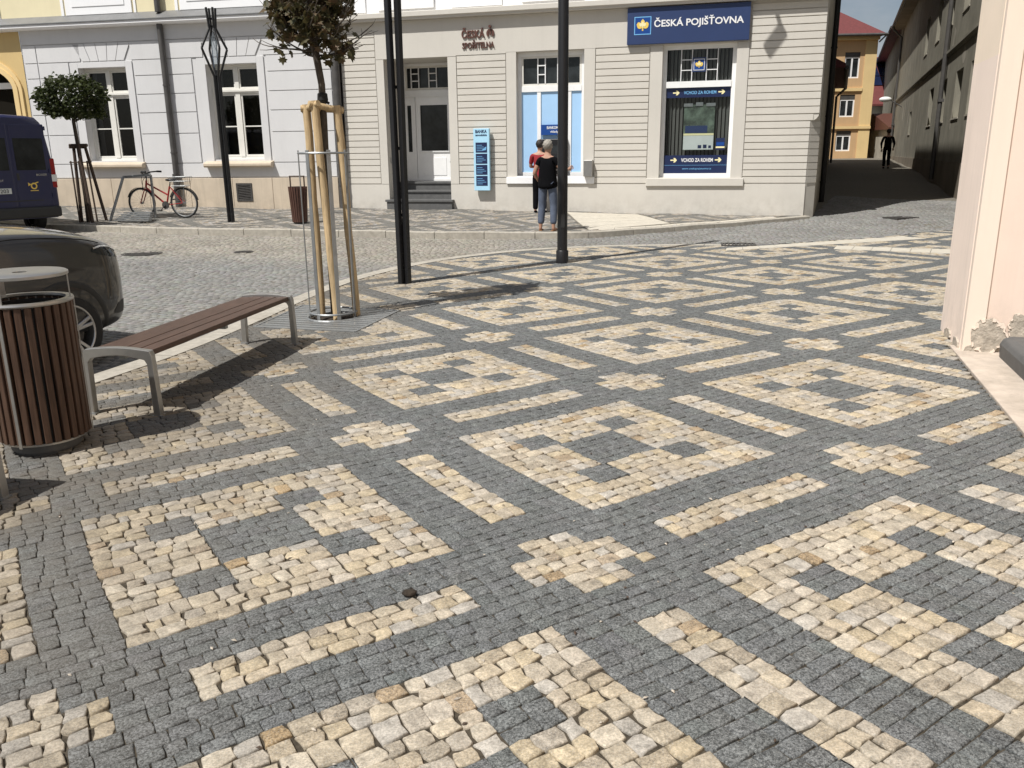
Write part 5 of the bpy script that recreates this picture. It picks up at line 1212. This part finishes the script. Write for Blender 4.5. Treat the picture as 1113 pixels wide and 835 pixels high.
# ------------------------------------------------------------------ covers in the road
def cover(x, y, r_, label):
    z = float(road_z(x, y)); c = thing('manhole_cover', (x, y, z), R(10), label, 'manhole cover', 'iron covers in the road')
    g = MB(); g.lathe([(r_,-.02),(r_,.006),(r_*.86,.007),(r_*.85,.002),(0,.002)], 28); g.build('ring', 'iron', c, smooth='auto')
    g = MB()
    for i in range(-4, 5): h = math.sqrt(max(.0, (r_*.8)**2-(i*r_*.18)**2)); g.box(-h, h, i*r_*.18-.012*r_*3, i*r_*.18+.012*r_*3, .002, .008)
    g.build('ribs', 'iron', c); return c
cover(-6.5, 14.85, .34, 'round iron manhole cover in the road left of the lantern'); cover(-4.72, 14.9, .17, 'small round iron valve cover in the middle of the road')
dg_ = thing('drain_grate', (8.55, 18.6, float(road_z(8.55, 18.6))+.004), R(20), 'iron drain grate in the road at the mouth of the alley', 'drain grate')
g = MB(); rect_frame(g, -.3, .3, -.2, .2, .04, -.02, .02)
g = MB(); g.box(-.3,.3,-.22,-.18,-.02,.012); g.box(-.3,.3,.18,.22,-.02,.012); g.box(-.3,-.26,-.18,.18,-.02,.012); g.box(.26,.3,-.18,.18,-.02,.012); g.build('frame', 'iron', dg_)
g = MB()
for k in range(8): x = -.23+k*.065; g.box(x-.014, x+.014, -.18, .18, -.02, .008)
g.build('bars', 'iron', dg_)
dg2 = copy_tree(dg_); dg2.location = (4.05, 14.98, float(road_z(4.05, 14.98))+.01); dg2.rotation_euler = (0, 0, R(-12)); dg2['label'] = 'dark drain grate at the kerb line beside the pale guide strip'
# a scrap of dirt on the paving
dx_, dy_ = -.40, 2.86
z_ = float(pave_z(dx_, dy_)); g = MB(); rb = random.Random(2)
g.ball((0, 0, .010), .030, .020, .014, 9, 6); g.v = [(x*rb.uniform(.8,1.2), y*rb.uniform(.8,1.2), z*rb.uniform(.8,1.3)) for x, y, z in g.v]
o = g.build('dirt_clod', 'soil', smooth=True); o.location = (dx_, dy_, z_); tag(o, 'small dark clod of dirt lying at the edge of a pale paving bar', 'dirt')

# crumbs of grit and dry plant bits lying on the setts
g = MB(); rl = np.random.default_rng(31)
for k in range(420):
    x = rl.uniform(-2.6, 3.2); y = rl.uniform(1.9, 9.5)
    if not inpoly(np.array([x]), np.array([y]), PAVE)[0]: continue
    z = float(pave_z(x, y))+.004; s_ = rl.uniform(.0025, .0065); a = rl.uniform(0, 6.28); c, s2_ = math.cos(a), math.sin(a); l_ = s_*rl.uniform(1, 2.6); g.cur = int(rl.random() < .62)
    g.add([(x+l_*c, y+l_*s2_, z), (x-s_*s2_, y+s_*c, z+s_*.5), (x-l_*c, y-l_*s2_, z+.001), (x+s_*s2_, y-s_*c, z+s_*.3), (x, y, z+s_)], [(0,1,4),(1,2,4),(2,3,4),(3,0,4)])
o = g.build('grit', ['mortar', 'stakedark']); o['kind'] = 'stuff'; o['label'] = 'crumbs of grit and dry plant bits scattered over the setts'
# ------------------------------------------------------------------ people
def skinmesh(verts, edges, sub=2):
    """verts: (x,y,z,r[,r2]); grows a limb-like surface along the edges and returns (verts, faces)"""
    me = bpy.data.meshes.new('skin'); me.from_pydata([v[:3] for v in verts], edges, []); o = bpy.data.objects.new('skin', me); COL.objects.link(o)
    sk = o.modifiers.new('skin', 'SKIN'); sk.use_smooth_shade = True
    if not me.skin_vertices:
        bm = bmesh.new(); bm.from_mesh(me); bm.verts.layers.skin.verify(); bm.to_mesh(me); bm.free()
    for i, v in enumerate(verts):
        s = me.skin_vertices[0].data[i]; s.radius = (v[3], v[4] if len(v) > 4 else v[3]); s.use_root = (i == 0)
    if sub: ss = o.modifiers.new('sub', 'SUBSURF'); ss.levels = sub; ss.render_levels = sub
    bpy.context.view_layer.update(); dg = bpy.context.evaluated_depsgraph_get(); m2 = bpy.data.meshes.new_from_object(o.evaluated_get(dg), depsgraph=dg)
    v_ = [tuple(x.co) for x in m2.vertices]; f_ = [tuple(p.vertices) for p in m2.polygons]
    bpy.data.objects.remove(o); bpy.data.meshes.remove(me); bpy.data.meshes.remove(m2); return v_, f_
def person(loc, rz, H, label, group, arms, legs, mats, cap=None, female=False, sleeve=.55, trouser=1.0, headturn=0):
    """local +y is where the person faces; arms / legs give the joints; mats: top, trousers, hair, shoes, skin"""
    t = thing('person', loc, rz, label, 'person', group); s = H/1.75
    S = lambda p: tuple(c*s for c in p)
    sh = .165 if female else .19; hipw = .095
    V_ = [(0,0,.96,.135,.105),(0,-.01,1.10,.125 if female else .14,.10),(0,-.005,1.25,.14 if female else .155,.105),(0,-.01,1.38,.13,.09),(0,0,1.475,.058,.055),(0,.015,1.535,.056,.056),(0,.02,1.60,.078,.088),(0,.018,1.66,.083,.095),(0,.012,1.715,.066,.078)]
    E_ = [(i, i+1) for i in range(8)]
    def chain(parent, pts):
        p = parent
        for q in pts: V_.append(q); E_.append((p, len(V_)-1)); p = len(V_)-1
        return p
    ends = {}
    for k in (-1, 1):
        a = arms[k]; e = chain(3, [(k*sh*.62,-.01,1.40,.065),(k*sh,-.01,1.385,.060),(*a[0],.046),(*[(a[0][i]*.5+a[1][i]*.5) for i in range(3)],.036),(*a[1],.026,.021)])
        d = (Vector(a[1])-Vector(a[0])).normalized(); w_ = Vector(a[1])
        palm = w_+d*.055; pl = chain(e, [(*palm,.034,.017)])
        sd = d.cross(Vector((0,1,0.2))).normalized(); nf = d.cross(sd)
        for j in range(4):
            off = sd*((j-1.5)*.021); l_ = [.062,.075,.07,.055][j]; b0 = palm+off+d*.034; c_ = d*l_*.5
            chain(pl, [(*b0,.0095),(*(b0+c_+nf*.006),.0085),(*(b0+c_*1.7+nf*.028),.0075)])
        th = palm-d*.02+sd*.034*(-k); chain(pl, [(*th,.011),(*(th+d*.035+sd*.018*(-k)),.009)])
        l = legs[k]; f = l[1]
        e = chain(0, [(k*hipw,0,.88,.088,.09),(*[(k*hipw*.5+l[0][0]*.5),l[0][1]*.5,(.88+l[0][2])*.5],.078),(*l[0],.056),(*[l[0][0]*.45+f[0]*.55,l[0][1]*.45+f[1]*.55-.015,l[0][2]*.45+f[2]*.55],.052),(*f,.036)])
        td = l[2]; chain(e, [(f[0],f[1]-.01,f[2]-.045,.036,.03),(f[0]+td[0]*.10,f[1]+td[1]*.10,.030,.036,.022),(f[0]+td[0]*.17,f[1]+td[1]*.17,.020,.030,.014)])
    v_, f_ = skinmesh([(*S(x[:3]), *S(x[3:])) for x in V_], E_, 2)
    g = MB(); g.add(v_, f_)
    hc = Vector((0, .02, 1.645))*s
    for k in (-1, 1):
        g.ball((hc.x+k*.083*s, hc.y-.005*s, hc.z-.01*s), .012*s, .022*s, .032*s, 8, 6)         # ears
    g.tube([(0, hc.y+.088*s, hc.z+.015*s), (0, hc.y+.112*s, hc.z-.025*s), (0, hc.y+.09*s, hc.z-.035*s)], [.008*s, .014*s, .010*s], 8)   # nose
    g.tube([(-.024*s, hc.y+.088*s, hc.z-.062*s), (0, hc.y+.096*s, hc.z-.062*s), (.024*s, hc.y+.088*s, hc.z-.062*s)], .006*s, 6)           # lips
    n0 = len(g.f); g.cur = 1
    for k in (-1, 1): g.ball((k*.031*s, hc.y+.088*s, hc.z+.012*s), .012*s, .007*s, .008*s, 8, 6)                                       # eyes
    g.build('body', [mats['skin'], 'void'], t, smooth=True)
    # hair: a cap over crown and nape
    h = MB(); h.ball((0, 0, 0), .099*s, .114*s, .108*s, 32, 22); vs = []
    for x, y, z in h.v:
        front = y > .02*s and z < .045*s
        if front: x, y = x*.84, min(y, .06*s)*.8
        if z < -.06*s and y > -.02*s: z = -.03*s
        r_ = 1+.07*math.sin(x*95/s+y*60/s)*math.sin(z*110/s+1)+.04*math.sin(x*210/s)*math.sin(y*190/s+z*160/s); vs.append((x*r_+hc.x, y*r_+hc.y-.012*s, z*r_+hc.z+.022*s))
    h.v = vs; h.build('hair', mats['hair'], t, smooth=True)
    # top
    a0 = []; V2 = [(0,0,.80,.225 if female else .18,.195),(0,0,.93,.222 if female else .175,.165),(0,-.01,1.08,.195 if female else .165,.145),(0,-.005,1.25,.188 if female else .172,.138),(0,-.01,1.375,.150,.102),(0,0,1.45,.075,.068)]; E2 = [(0,1),(1,2),(2,3),(3,4),(4,5)]
    for k in (-1, 1):
        a = arms[k]; p = 4
        el = Vector(a[0]); shp = Vector((k*sh, -.01, 1.385)); end = shp+(el-shp)*min(1, sleeve*1.6)
        for q in [(k*sh*.62,-.01,1.40,.072),(k*sh,-.01,1.385,.070),(*(shp+(end-shp)*.6),.060),(*end,.062)]:
            V2.append(q); E2.append((p, len(V2)-1)); p = len(V2)-1
        if sleeve > .95:
            w_ = Vector(a[1])
            for f2 in (.5, .97): q = el+(w_-el)*f2; V2.append((*q, .044-.008*f2)); E2.append((p, len(V2)-1)); p = len(V2)-1
    v_, f_ = skinmesh([(*S(x[:3]), *S(x[3:])) for x in V2], E2, 2); g = MB(); g.add(v_, f_); g.build('top', mats['top'], t, smooth=True)
    V3 = [(0,0,.98,.132,.108)]; E3 = []
    for k in (-1, 1):
        l = legs[k]; f = l[1]; kn = Vector(l[0]); an = Vector(f); hp = Vector((k*hipw, 0, .88)); p = 0
        q_ = [(*hp,.100,.106),(*((hp+kn)/2),.094),(*kn,.082),(*(kn+(an-kn)*.5*trouser),.076),(*(kn+(an-kn)*.97*trouser),.070)]
        for q in q_: V3.append(q); E3.append((p, len(V3)-1)); p = len(V3)-1
    v_, f_ = skinmesh([(*S(x[:3]), *S(x[3:])) for x in V3], E3, 2); g = MB(); g.add(v_, f_); g.build('trousers', mats['trousers'], t, smooth=True)
    for k in (-1, 1):
        f = legs[k][1]; td = Vector((*legs[k][2], 0)).normalized(); g = MB(); b0 = Vector((f[0], f[1], 0))
        V4 = [(*(b0-td*.055+Vector((0,0,.03))),.040,.034),(*(b0+td*.05+Vector((0,0,.03))),.042,.030),(*(b0+td*.15+Vector((0,0,.022))),.042,.022),(*(b0+td*.20+Vector((0,0,.018))),.030,.016)]
        if mats.get('sandal'):
            pr = [(-.075,.03),(-.08,-.03),(.05,-.042),(.19,-.046),(.235,-.01),(.225,.03),(.10,.045)]; sdv = Vector((-td.y, td.x, 0))
            g.prism([tuple((b0+td*a_+sdv*c_)[:2]) for a_, c_ in pr], .0, .016, 'z'); g.v = [S(x) for x in g.v]
            for a_ in (.03, .12): p0 = b0+td*a_; g.bar(S(p0+sdv*-.044+Vector((0,0,.01))), S(p0+Vector((0,0,.062 if a_ < .1 else .05))), .02*s, .004); g.bar(S(p0+Vector((0,0,.062 if a_ < .1 else .05))), S(p0+sdv*.044+Vector((0,0,.01))), .02*s, .004)
            g.build('sandal', mats['shoes'], t)
        else:
            v_, f_ = skinmesh([(*S(x[:3]), *S(x[3:])) for x in V4], [(0,1),(1,2),(2,3)], 2); g.add(v_, f_); g.v = [(x, y, max(z, .002)) for x, y, z in g.v]; g.build('shoe', mats['shoes'], t, smooth=True)
    return t
SK = dict(skin='skin')
FY = FA   # facing the facade: local +y = into the house
wx, wy = .75, 17.02
person((wx, wy, float(side_z(wx, wy))), FA+R(-6), 1.74, 'grey haired person in black top and grey blue cropped trousers by the kerb', 'people at the cash machine',
  {-1: ((-.27,-.03,1.13),(-.24,.12,.98)), 1: ((.30,.02,1.14),(.36,.22,1.20))}, {-1: ((-.13,.04,.50),(-.15,.0,.08),(-.25,1)), 1: ((.12,.03,.50),(.13,-.02,.08),(.15,1))},
  dict(top='blackcloth', trousers='denim', hair='hairgrey', shoes='sandal', skin='skin', sandal=True), female=True, sleeve=.30, trouser=.93)
rx, ry = BC[0]+.963*(-6.10)+.269*(-.42), BC[1]-.269*(-6.10)+.963*(-.42)
person((rx, ry, float(side_z(rx, ry))), FA+R(2), 1.66, 'person in red top and black trousers with white side stripe using the cash machine', 'people at the cash machine',
  {-1: ((-.25,.05,1.12),(-.12,.30,1.12)), 1: ((.25,.05,1.12),(.10,.32,1.14))}, {-1: ((-.11,.03,.50),(-.11,-.02,.08),(-.1,1)), 1: ((.11,.03,.50),(.11,-.02,.08),(.1,1))},
  dict(top='redcloth', trousers='blackcloth', hair='hairdark', shoes='blackcloth', skin='skin'), sleeve=.5, trouser=1.07)
mx_, my_ = 17.55, 40.3
person((mx_, my_, float(road_z(mx_, my_))), R(-20), 1.75, 'person in dark clothes walking away up the shaded alley', None,
  {-1: ((-.28,-.06,1.12),(-.25,-.02,.88)), 1: ((.28,.0,1.12),(.27,.14,.92))}, {-1: ((-.09,.14,.52),(-.08,.10,.09),(-.05,1)), 1: ((.09,-.02,.50),(.10,-.22,.12),(.05,1))},
  dict(top='blackcloth', trousers='blackcloth', hair='hairdark', shoes='blackcloth', skin='skin'), sleeve=1.0, trouser=1.07)

# ------------------------------------------------------------------ vehicles
def loft(stations, close=True):
    """stations: (x, [(y,z)...half profile from bottom centre to top centre]) -> mirrored body"""
    g = MB(); rows = []
    for x, half in stations:
        pts = [(x, y, z) for y, z in half]+[(x, -y, z) for y, z in half[::-1] if y > 1e-5]; rows.append(pts)
    m_ = len(rows[0]); vs = [p for r_ in rows for p in r_]; fs = []
    for i in range(len(rows)-1):
        for k in range(m_): fs.append((i*m_+k, i*m_+(k+1) % m_, (i+1)*m_+(k+1) % m_, (i+1)*m_+k))
    fs.append(tuple(range(m_))[::-1]); fs.append(tuple((len(rows)-1)*m_+k for k in range(m_))); g.add(vs, fs); return g
def cut_wells(o, wells, sub=2):
    """subdivide, cut wheel wells with temporary cylinders and bake"""
    if sub: m_ = o.modifiers.new('s', 'SUBSURF'); m_.levels = sub; m_.render_levels = sub
    tmp = []
    for x, y, z, r_, w_ in wells:
        c = MB(); c.lathe([(r_, -w_/2), (r_, w_/2)], 40, (x, y, z), 'y'); co_ = c.build('cutter', 'plastic', None); tmp.append(co_)
        b = o.modifiers.new('b', 'BOOLEAN'); b.operation = 'DIFFERENCE'; b.object = co_; b.solver = 'EXACT'
    bake(o)
    for c in tmp: me = c.data; bpy.data.objects.remove(c); bpy.data.meshes.remove(me)
    o.data.polygons.foreach_set('use_smooth', [True]*len(o.data.polygons)); o.data.set_sharp_from_angle(angle=R(35)); return o
def road_wheel(parent, x, y, r_, w_, side, spokes=5, rimr=.73):
    g = MB(); z = r_; s = side
    g.lathe([(r_*rimr, -w_/2*s), (r_*.90, -w_/2*s), (r_*.97, -w_*.40*s), (r_, -w_*.28*s), (r_, w_*.28*s), (r_*.97, w_*.40*s), (r_*.90, w_/2*s), (r_*rimr, w_/2*s), (r_*rimr*.98, w_*.2*s), (r_*rimr*.98, -w_*.2*s), (r_*rimr, -w_/2*s)], 40, (x, y, z), 'y')
    wl_ = g.build('wheel', 'rubber', parent, smooth='auto')
    g = MB(); rr_ = r_*rimr; g.lathe([(rr_, w_*.44*s), (rr_*1.0, w_*.50*s), (rr_*.93, w_*.48*s), (rr_*.90, w_*.1*s), (rr_*.90, -.3*w_*s), (rr_, -.3*w_*s)], 40, (x, y, z), 'y', cap=False)
    g.lathe([(0, w_*.40*s), (rr_*.16, w_*.40*s), (rr_*.22, w_*.34*s), (rr_*.22, w_*.05*s)], 20, (x, y, z), 'y')
    for k in range(spokes):
        a = 2*math.pi*k/spokes+.35
        for da in (-.13, .13):
            p0 = (x+rr_*.15*math.cos(a), y+w_*.36*s, z+rr_*.15*math.sin(a)); p1 = (x+rr_*.94*math.cos(a+da), y+w_*.42*s, z+rr_*.94*math.sin(a+da)); g.bar(p0, p1, .030, .030, (0, 1, 0))
    g.build('rim', 'alloy', wl_, bevel=.004, seg=1)
    g = MB(); g.lathe([(rr_*.72, 0), (rr_*.72, .02*s)], 28, (x, y+.02*s, z), 'y'); g.build('brake_disc', 'iron', wl_, smooth='auto'); 
    g = MB(); g.lathe([(rr_*.9, -.05*s), (0, -.05*s)], 28, (x, y, z), 'y'); g.build('dark_hub', 'void', wl_)
# --- dark car: local x forward, y left (right side, y<0, faces the camera)
HD = 27; ca = R(90-HD)
CW = np.array([-3.71, 6.90])     # outer face of the front wheel on the road
fw_ = np.array([math.cos(ca), math.sin(ca)]); rt_ = np.array([math.sin(ca), -math.cos(ca)])
WB = 2.65; org = CW-fw_*WB-rt_*.88
czz = float(road_z(*CW))
car = thing('parked_car', (org[0], org[1], czz), ca, 'dark glossy car parked behind the litter bin with its front wheel showing', 'car')
def half(w_, zb, zt, shoulder=.20, crown=.03):
    return [(0,zb),(w_*.80,zb),(w_*.955,zb+.06),(w_*.985,zb+.20),(w_,(zb+zt)*.5),(w_*.985,zt-shoulder*.75),(w_*.94,zt-shoulder*.30),(w_*.84,zt-.035),(w_*.5,zt+.01),(0,zt+crown)]
ST = [(-.92,.60,.44,1.02),(-.88,.74,.32,1.09),(-.65,.86,.27,1.12),(-.3,.90,.25,1.12),(.2,.905,.23,1.11),(1.0,.905,.23,1.09),(1.7,.905,.23,1.10),(2.05,.905,.23,1.14),(2.35,.90,.23,1.145),(2.65,.90,.24,1.125),(2.9,.885,.25,1.09),(3.12,.85,.26,1.04),(3.28,.785,.28,.985),(3.38,.69,.30,.91),(3.43,.54,.33,.79)]
b_ = loft([(x, half(w_, zb, zt+.08)) for x, w_, zb, zt in ST]).build('body', 'carpaint', car, smooth=True)
cut_wells(b_, [(0, -.80, .335, .385, .42), (0, .80, .335, .385, .42), (WB, -.80, .335, .385, .42), (WB, .80, .335, .385, .42)])
CAB = [(x, w_, zb+.08, zt+.08) for x, w_, zb, zt in [(-.80,.62,1.05,1.10),(-.55,.70,1.05,1.42),(-.1,.72,1.05,1.58),(.6,.73,1.05,1.63),(1.1,.72,1.05,1.61),(1.5,.71,1.05,1.50),(2.05,.72,1.05,1.17)]]
c_ = loft([(x, [(0,zb),(w_+.10,zb),(w_+.09,zb+.03),(w_*.99-.02*(zt-1)*2,max(zb+.05,zt-.10)),(w_*.86-.03*(zt-1)*2,zt-.02),(0,zt+.02)]) for x, w_, zb, zt in CAB]).build('cabin', 'glass', car, smooth=True); m_ = c_.modifiers.new('s', 'SUBSURF'); m_.levels = 2; m_.render_levels = 2
rf_ = loft([(x, [(0,zt-.03),(w_*.80,zt-.03),(w_*.90,zt-.02),(w_*.86,zt+.012),(w_*.5,zt+.03),(0,zt+.035)]) for x, w_, zb, zt in CAB[1:6]]).build('roof', 'carpaint', car, smooth=True); m_ = rf_.modifiers.new('s', 'SUBSURF'); m_.levels = 2; m_.render_levels = 2
for x in (0, WB):
    for s in (-1, 1):
        road_wheel(car, x, s*.785, .335, .215, s)
from mathutils.bvhtree import BVHTree
bvh = BVHTree.FromPolygons([v.co for v in b_.data.vertices], [tuple(p.vertices) for p in b_.data.polygons])
def on_body(x, z, s, off):
    h = bvh.ray_cast(Vector((x, s*3, z)), Vector((0, -s, 0)))
    if h[0] is None: h = bvh.find_nearest(Vector((x, s*.6, z)))
    return tuple(h[0]+Vector((h[1].x, abs(h[1].y)*s, h[1].z)).normalized()*off)
def decal(rows_, s, off, name, mat, parent):
    """a patch that follows the bodywork; rows_: list of (x, z_low, z_high)"""
    g = MB(); n = 6; vs = [on_body(x, z0+(z1-z0)*k/n, s, off) for x, z0, z1 in rows_ for k in range(n+1)]
    g.add(vs, [(i*(n+1)+k, i*(n+1)+k+1, (i+1)*(n+1)+k+1, (i+1)*(n+1)+k) for i in range(len(rows_)-1) for k in range(n)])
    return g.build(name, mat, parent, smooth=True)
for x in (0, WB):
    for s in (-1, 1):
        g = MB(); n = 40; ks = (.388, .40, .415, .43, .44); vs = []
        for k in range(n+1):
            t = R(-12)+R(204)*k/n
            for j, r_ in enumerate(ks): vs.append(on_body(x+r_*math.cos(t), .335+r_*math.sin(t), s, .010 if 0 < j < 4 else .001))
        g.add(vs, [(k*5+j, k*5+j+1, k*5+6+j, k*5+5+j) for k in range(n) for j in range(4)]); g.build('wheel_arch', 'plastic', car, smooth=True)
for s in (-1, 1):
    h = decal([(2.98,.98,1.0),(3.05,.955,1.03),(3.12,.935,1.03),(3.2,.92,1.015),(3.28,.905,.985),(3.34,.89,.95),(3.385,.88,.92)], s, .004, 'headlight', 'glass', car)
    decal([(3.0,1.0,1.012),(3.1,1.012,1.025),(3.2,.998,1.01),(3.3,.958,.97),(3.37,.92,.932)], s, .008, 'light_strip', 'chrome', h)
    decal([(3.16,.42,.44),(3.22,.41,.50),(3.3,.41,.52),(3.36,.42,.52)], s, .004, 'fog_light', 'plastic', car)
    g = MB(); g.box(1.55, 1.75, s*.90, s*1.06, 1.10, 1.22); g.build('mirror', 'carpaint', car, bevel=.03)
g = MB(); g.box(3.36, 3.448, -.50, .50, .55, .70); g.build('grille', 'plastic', car, bevel=.01)
g = MB(); g.box(3.43, 3.46, -.26, .26, .40, .50); g.build('number_plate', 'paper', car)
g = MB(); 
for s in (-1, 1):
    g.tube([on_body(x, z, s, .001) for x, z in ((2.15,1.14),(2.3,1.145),(2.45,1.14),(2.6,1.13),(2.75,1.115),(2.9,1.095),(3.0,1.075),(3.1,1.045))], .0035, 5); g.build('bonnet_gap', 'void', car); g = MB(); g.tube([on_body(2.03, .32+.06*k, s, .001) for k in range(12)], .0035, 5); g.build('door_gap', 'void', car); g = MB()
# --- blue van, rear towards us
VH = -55; va = R(90-VH); vc = np.array([-10.08, 17.55])
vfw = np.array([math.cos(va), math.sin(va)]); van = thing('delivery_van', (vc[0], vc[1], float(road_z(*vc))+.01), va, 'dark blue delivery van with twin rear doors and yellow post horn badge at far left', 'van')
hw = .86
def vhalf(i, zt): return [(0,.34-.0*i),(hw-.06-i,.34),(hw-.01-i,.42),(hw-i,.62),(hw-i,1.15),(hw-.02-i,1.45),(hw-.10-i,1.98),(hw-.16-i,zt-.12),(hw-.25-i,zt-.03),(hw*.5,zt),(0,zt+.02)]
vb = loft([(0,vhalf(.05,2.33)),(.03,vhalf(.012,2.37)),(.08,vhalf(0,2.39)),(2.6,vhalf(0,2.41)),(3.6,vhalf(0,2.38)),(3.9,vhalf(.01,2.32))]).build('body', 'vanblue', van)
cut_wells(vb, [(.95, -.80, .34, .42, .46), (.95, .80, .34, .42, .46)], 0)
cabv = loft([(3.9, [(0,.34),(hw-.06,.34),(hw,.6),(hw,1.15),(hw-.04,1.5),(hw-.10,2.0),(hw-.18,2.22),(0,2.31)]), (4.5, [(0,.34),(hw-.06,.34),(hw,.6),(hw,1.1),(hw-.04,1.3),(hw-.12,1.55),(hw-.2,1.68),(0,1.72)]), (5.2, [(0,.34),(hw-.1,.34),(hw-.04,.6),(hw-.05,.9),(hw-.1,1.02),(hw-.15,1.08),(hw-.25,1.12),(0,1.14)]), (5.5, [(0,.36),(hw-.3,.36),(hw-.25,.5),(hw-.25,.7),(hw-.3,.78),(hw-.35,.82),(hw-.4,.85),(0,.87)])]).build('cab', 'vanblue', van)
m_ = cabv.modifiers.new('s', 'BEVEL'); m_.width = .03
for x in (.95, 4.5):
    for s in (-1, 1): road_wheel(van, x, s*(hw-.12), .34, .22, s, 6, .62)
def van_back(mb_, y0, y1, z0, z1, x0=-.012, x1=.03): mb_.box(x0, x1, y0, y1, z0, z1)
# local y: left of the van is +y ; from behind the right door lies at -y
for s in (-1, 1):
    g = MB(); y0, y1 = sorted((s*.015, s*(hw-.13))); van_back(g, y0, y1, .55, 2.23, -.010, .03); d_ = g.build('rear_door', 'vanblue', van, bevel=.02)
    g = MB(); y0, y1 = sorted((s*.07, s*(hw-.20))); g.box(-.016, -.008, y0, y1, 1.32, 1.95); g.build('rear_window', 'vanglass', d_, bevel=.03)
    g = MB(); 
    for z in (.8, 1.3, 2.15): g.box(-.025, .02, s*(hw-.13)-.02, s*(hw-.13)+.02, z-.04, z+.04)
    g.build('hinge', 'vanblue', d_)
    g = MB(); y0, y1 = sorted((s*(hw-.11), s*(hw-.0))); g.box(-.004, .09, y0, y1, .95, 1.55); tl = g.build('tail_light', 'tail_red', van, bevel=.02)
    g = MB(); y0, y1 = sorted((s*(hw-.105), s*(hw+.003))); g.box(-.007, .05, y0, y1, 1.08, 1.22); g.build('clear_lens', 'lampwhite', tl)
g = MB(); g.box(-.014, -.0105, -.52, .52, .70, .72); g.box(-.016, -.0105, -.10, -.05, 1.12, 1.26); g.build('handle', 'plastic', van)
g = MB(); g.box(-.10, .10, -hw+.03, hw-.03, .36, .58); g.build('bumper', 'plastic', van, bevel=.04)
g = MB(); g.box(-.018, -.011, .10, .62, .86, .97); npv = g.build('number_plate', 'paper', van)
t_ = text_obj('plate_text', '5H4 1203', .44, .075, 'blackmetal', npv, 0, 0, 0); t_.rotation_euler = (0, 0, R(-90)); t_.location = (-.019, .60, .878)
g = MB()     # rampant lion badge
ln_ = [(0,.0),(.03,.0),(.035,.06),(.06,.09),(.07,.0),(.10,.0),(.095,.10),(.085,.16),(.12,.17),(.14,.15),(.13,.20),(.09,.21),(.095,.25),(.06,.28),(.03,.26),(.045,.23),(.02,.20),(.0,.22),(-.01,.19),(.03,.15),(.02,.10)]
g.prism([(.42-x, 1.20+z*.9) for x, z in ln_], -.020, -.011, 'x'); g.build('lion_badge', 'chrome', van)
t_ = text_obj('maker_name', 'PEUGEOT', .30, .04, 'chrome', van, 0, 0, 0); t_.rotation_euler = (0, 0, R(-90)); t_.location = (-.012, .52, 1.10)
t_ = text_obj('model_name', 'BOXER', .22, .045, 'chrome', van, 0, 0, 0); t_.rotation_euler = (0, 0, R(-90)); t_.location = (-.012, -.44, 1.20)
g = MB()     # post horn: a coil with a flared bell
hc_ = (-.36, 1.0)
for k in range(14):
    t0, t1 = 2*math.pi*k/14, 2*math.pi*(k+1)/14
    g.prism([(hc_[0]+.055*math.cos(t0), hc_[1]+.055*math.sin(t0)), (hc_[0]+.09*math.cos(t0), hc_[1]+.09*math.sin(t0)), (hc_[0]+.09*math.cos(t1), hc_[1]+.09*math.sin(t1)), (hc_[0]+.055*math.cos(t1), hc_[1]+.055*math.sin(t1))], -.016, -.011, 'x')
g.prism([(hc_[0]-.02,hc_[1]+.06),(hc_[0]+.10,hc_[1]+.06),(hc_[0]+.15,hc_[1]+.10),(hc_[0]+.15,hc_[1]-.02+.02),(hc_[0]+.10,hc_[1]+.03)], -.0165, -.0112, 'x'); g.prism([(hc_[0]-.13,hc_[1]+.09),(hc_[0]-.03,hc_[1]+.06),(hc_[0]-.03,hc_[1]+.085),(hc_[0]-.13,hc_[1]+.12)], -.0165, -.0112, 'x'); g.box(-.0160,-.0112,hc_[0]-.11,hc_[0]+.11,hc_[1]-.135,hc_[1]-.115)
g.v = [(x, hc_[0]+(y-hc_[0])*.74, hc_[1]+(z-hc_[1])*.74) for x, y, z in g.v]
g.build('horn_badge', 'leafyellow', van)
g = MB(); g.box(.02, .06, -.18, .18, 2.31, 2.37); g.build('brake_light', 'tail_red', van)
print('objects', len(bpy.data.objects))
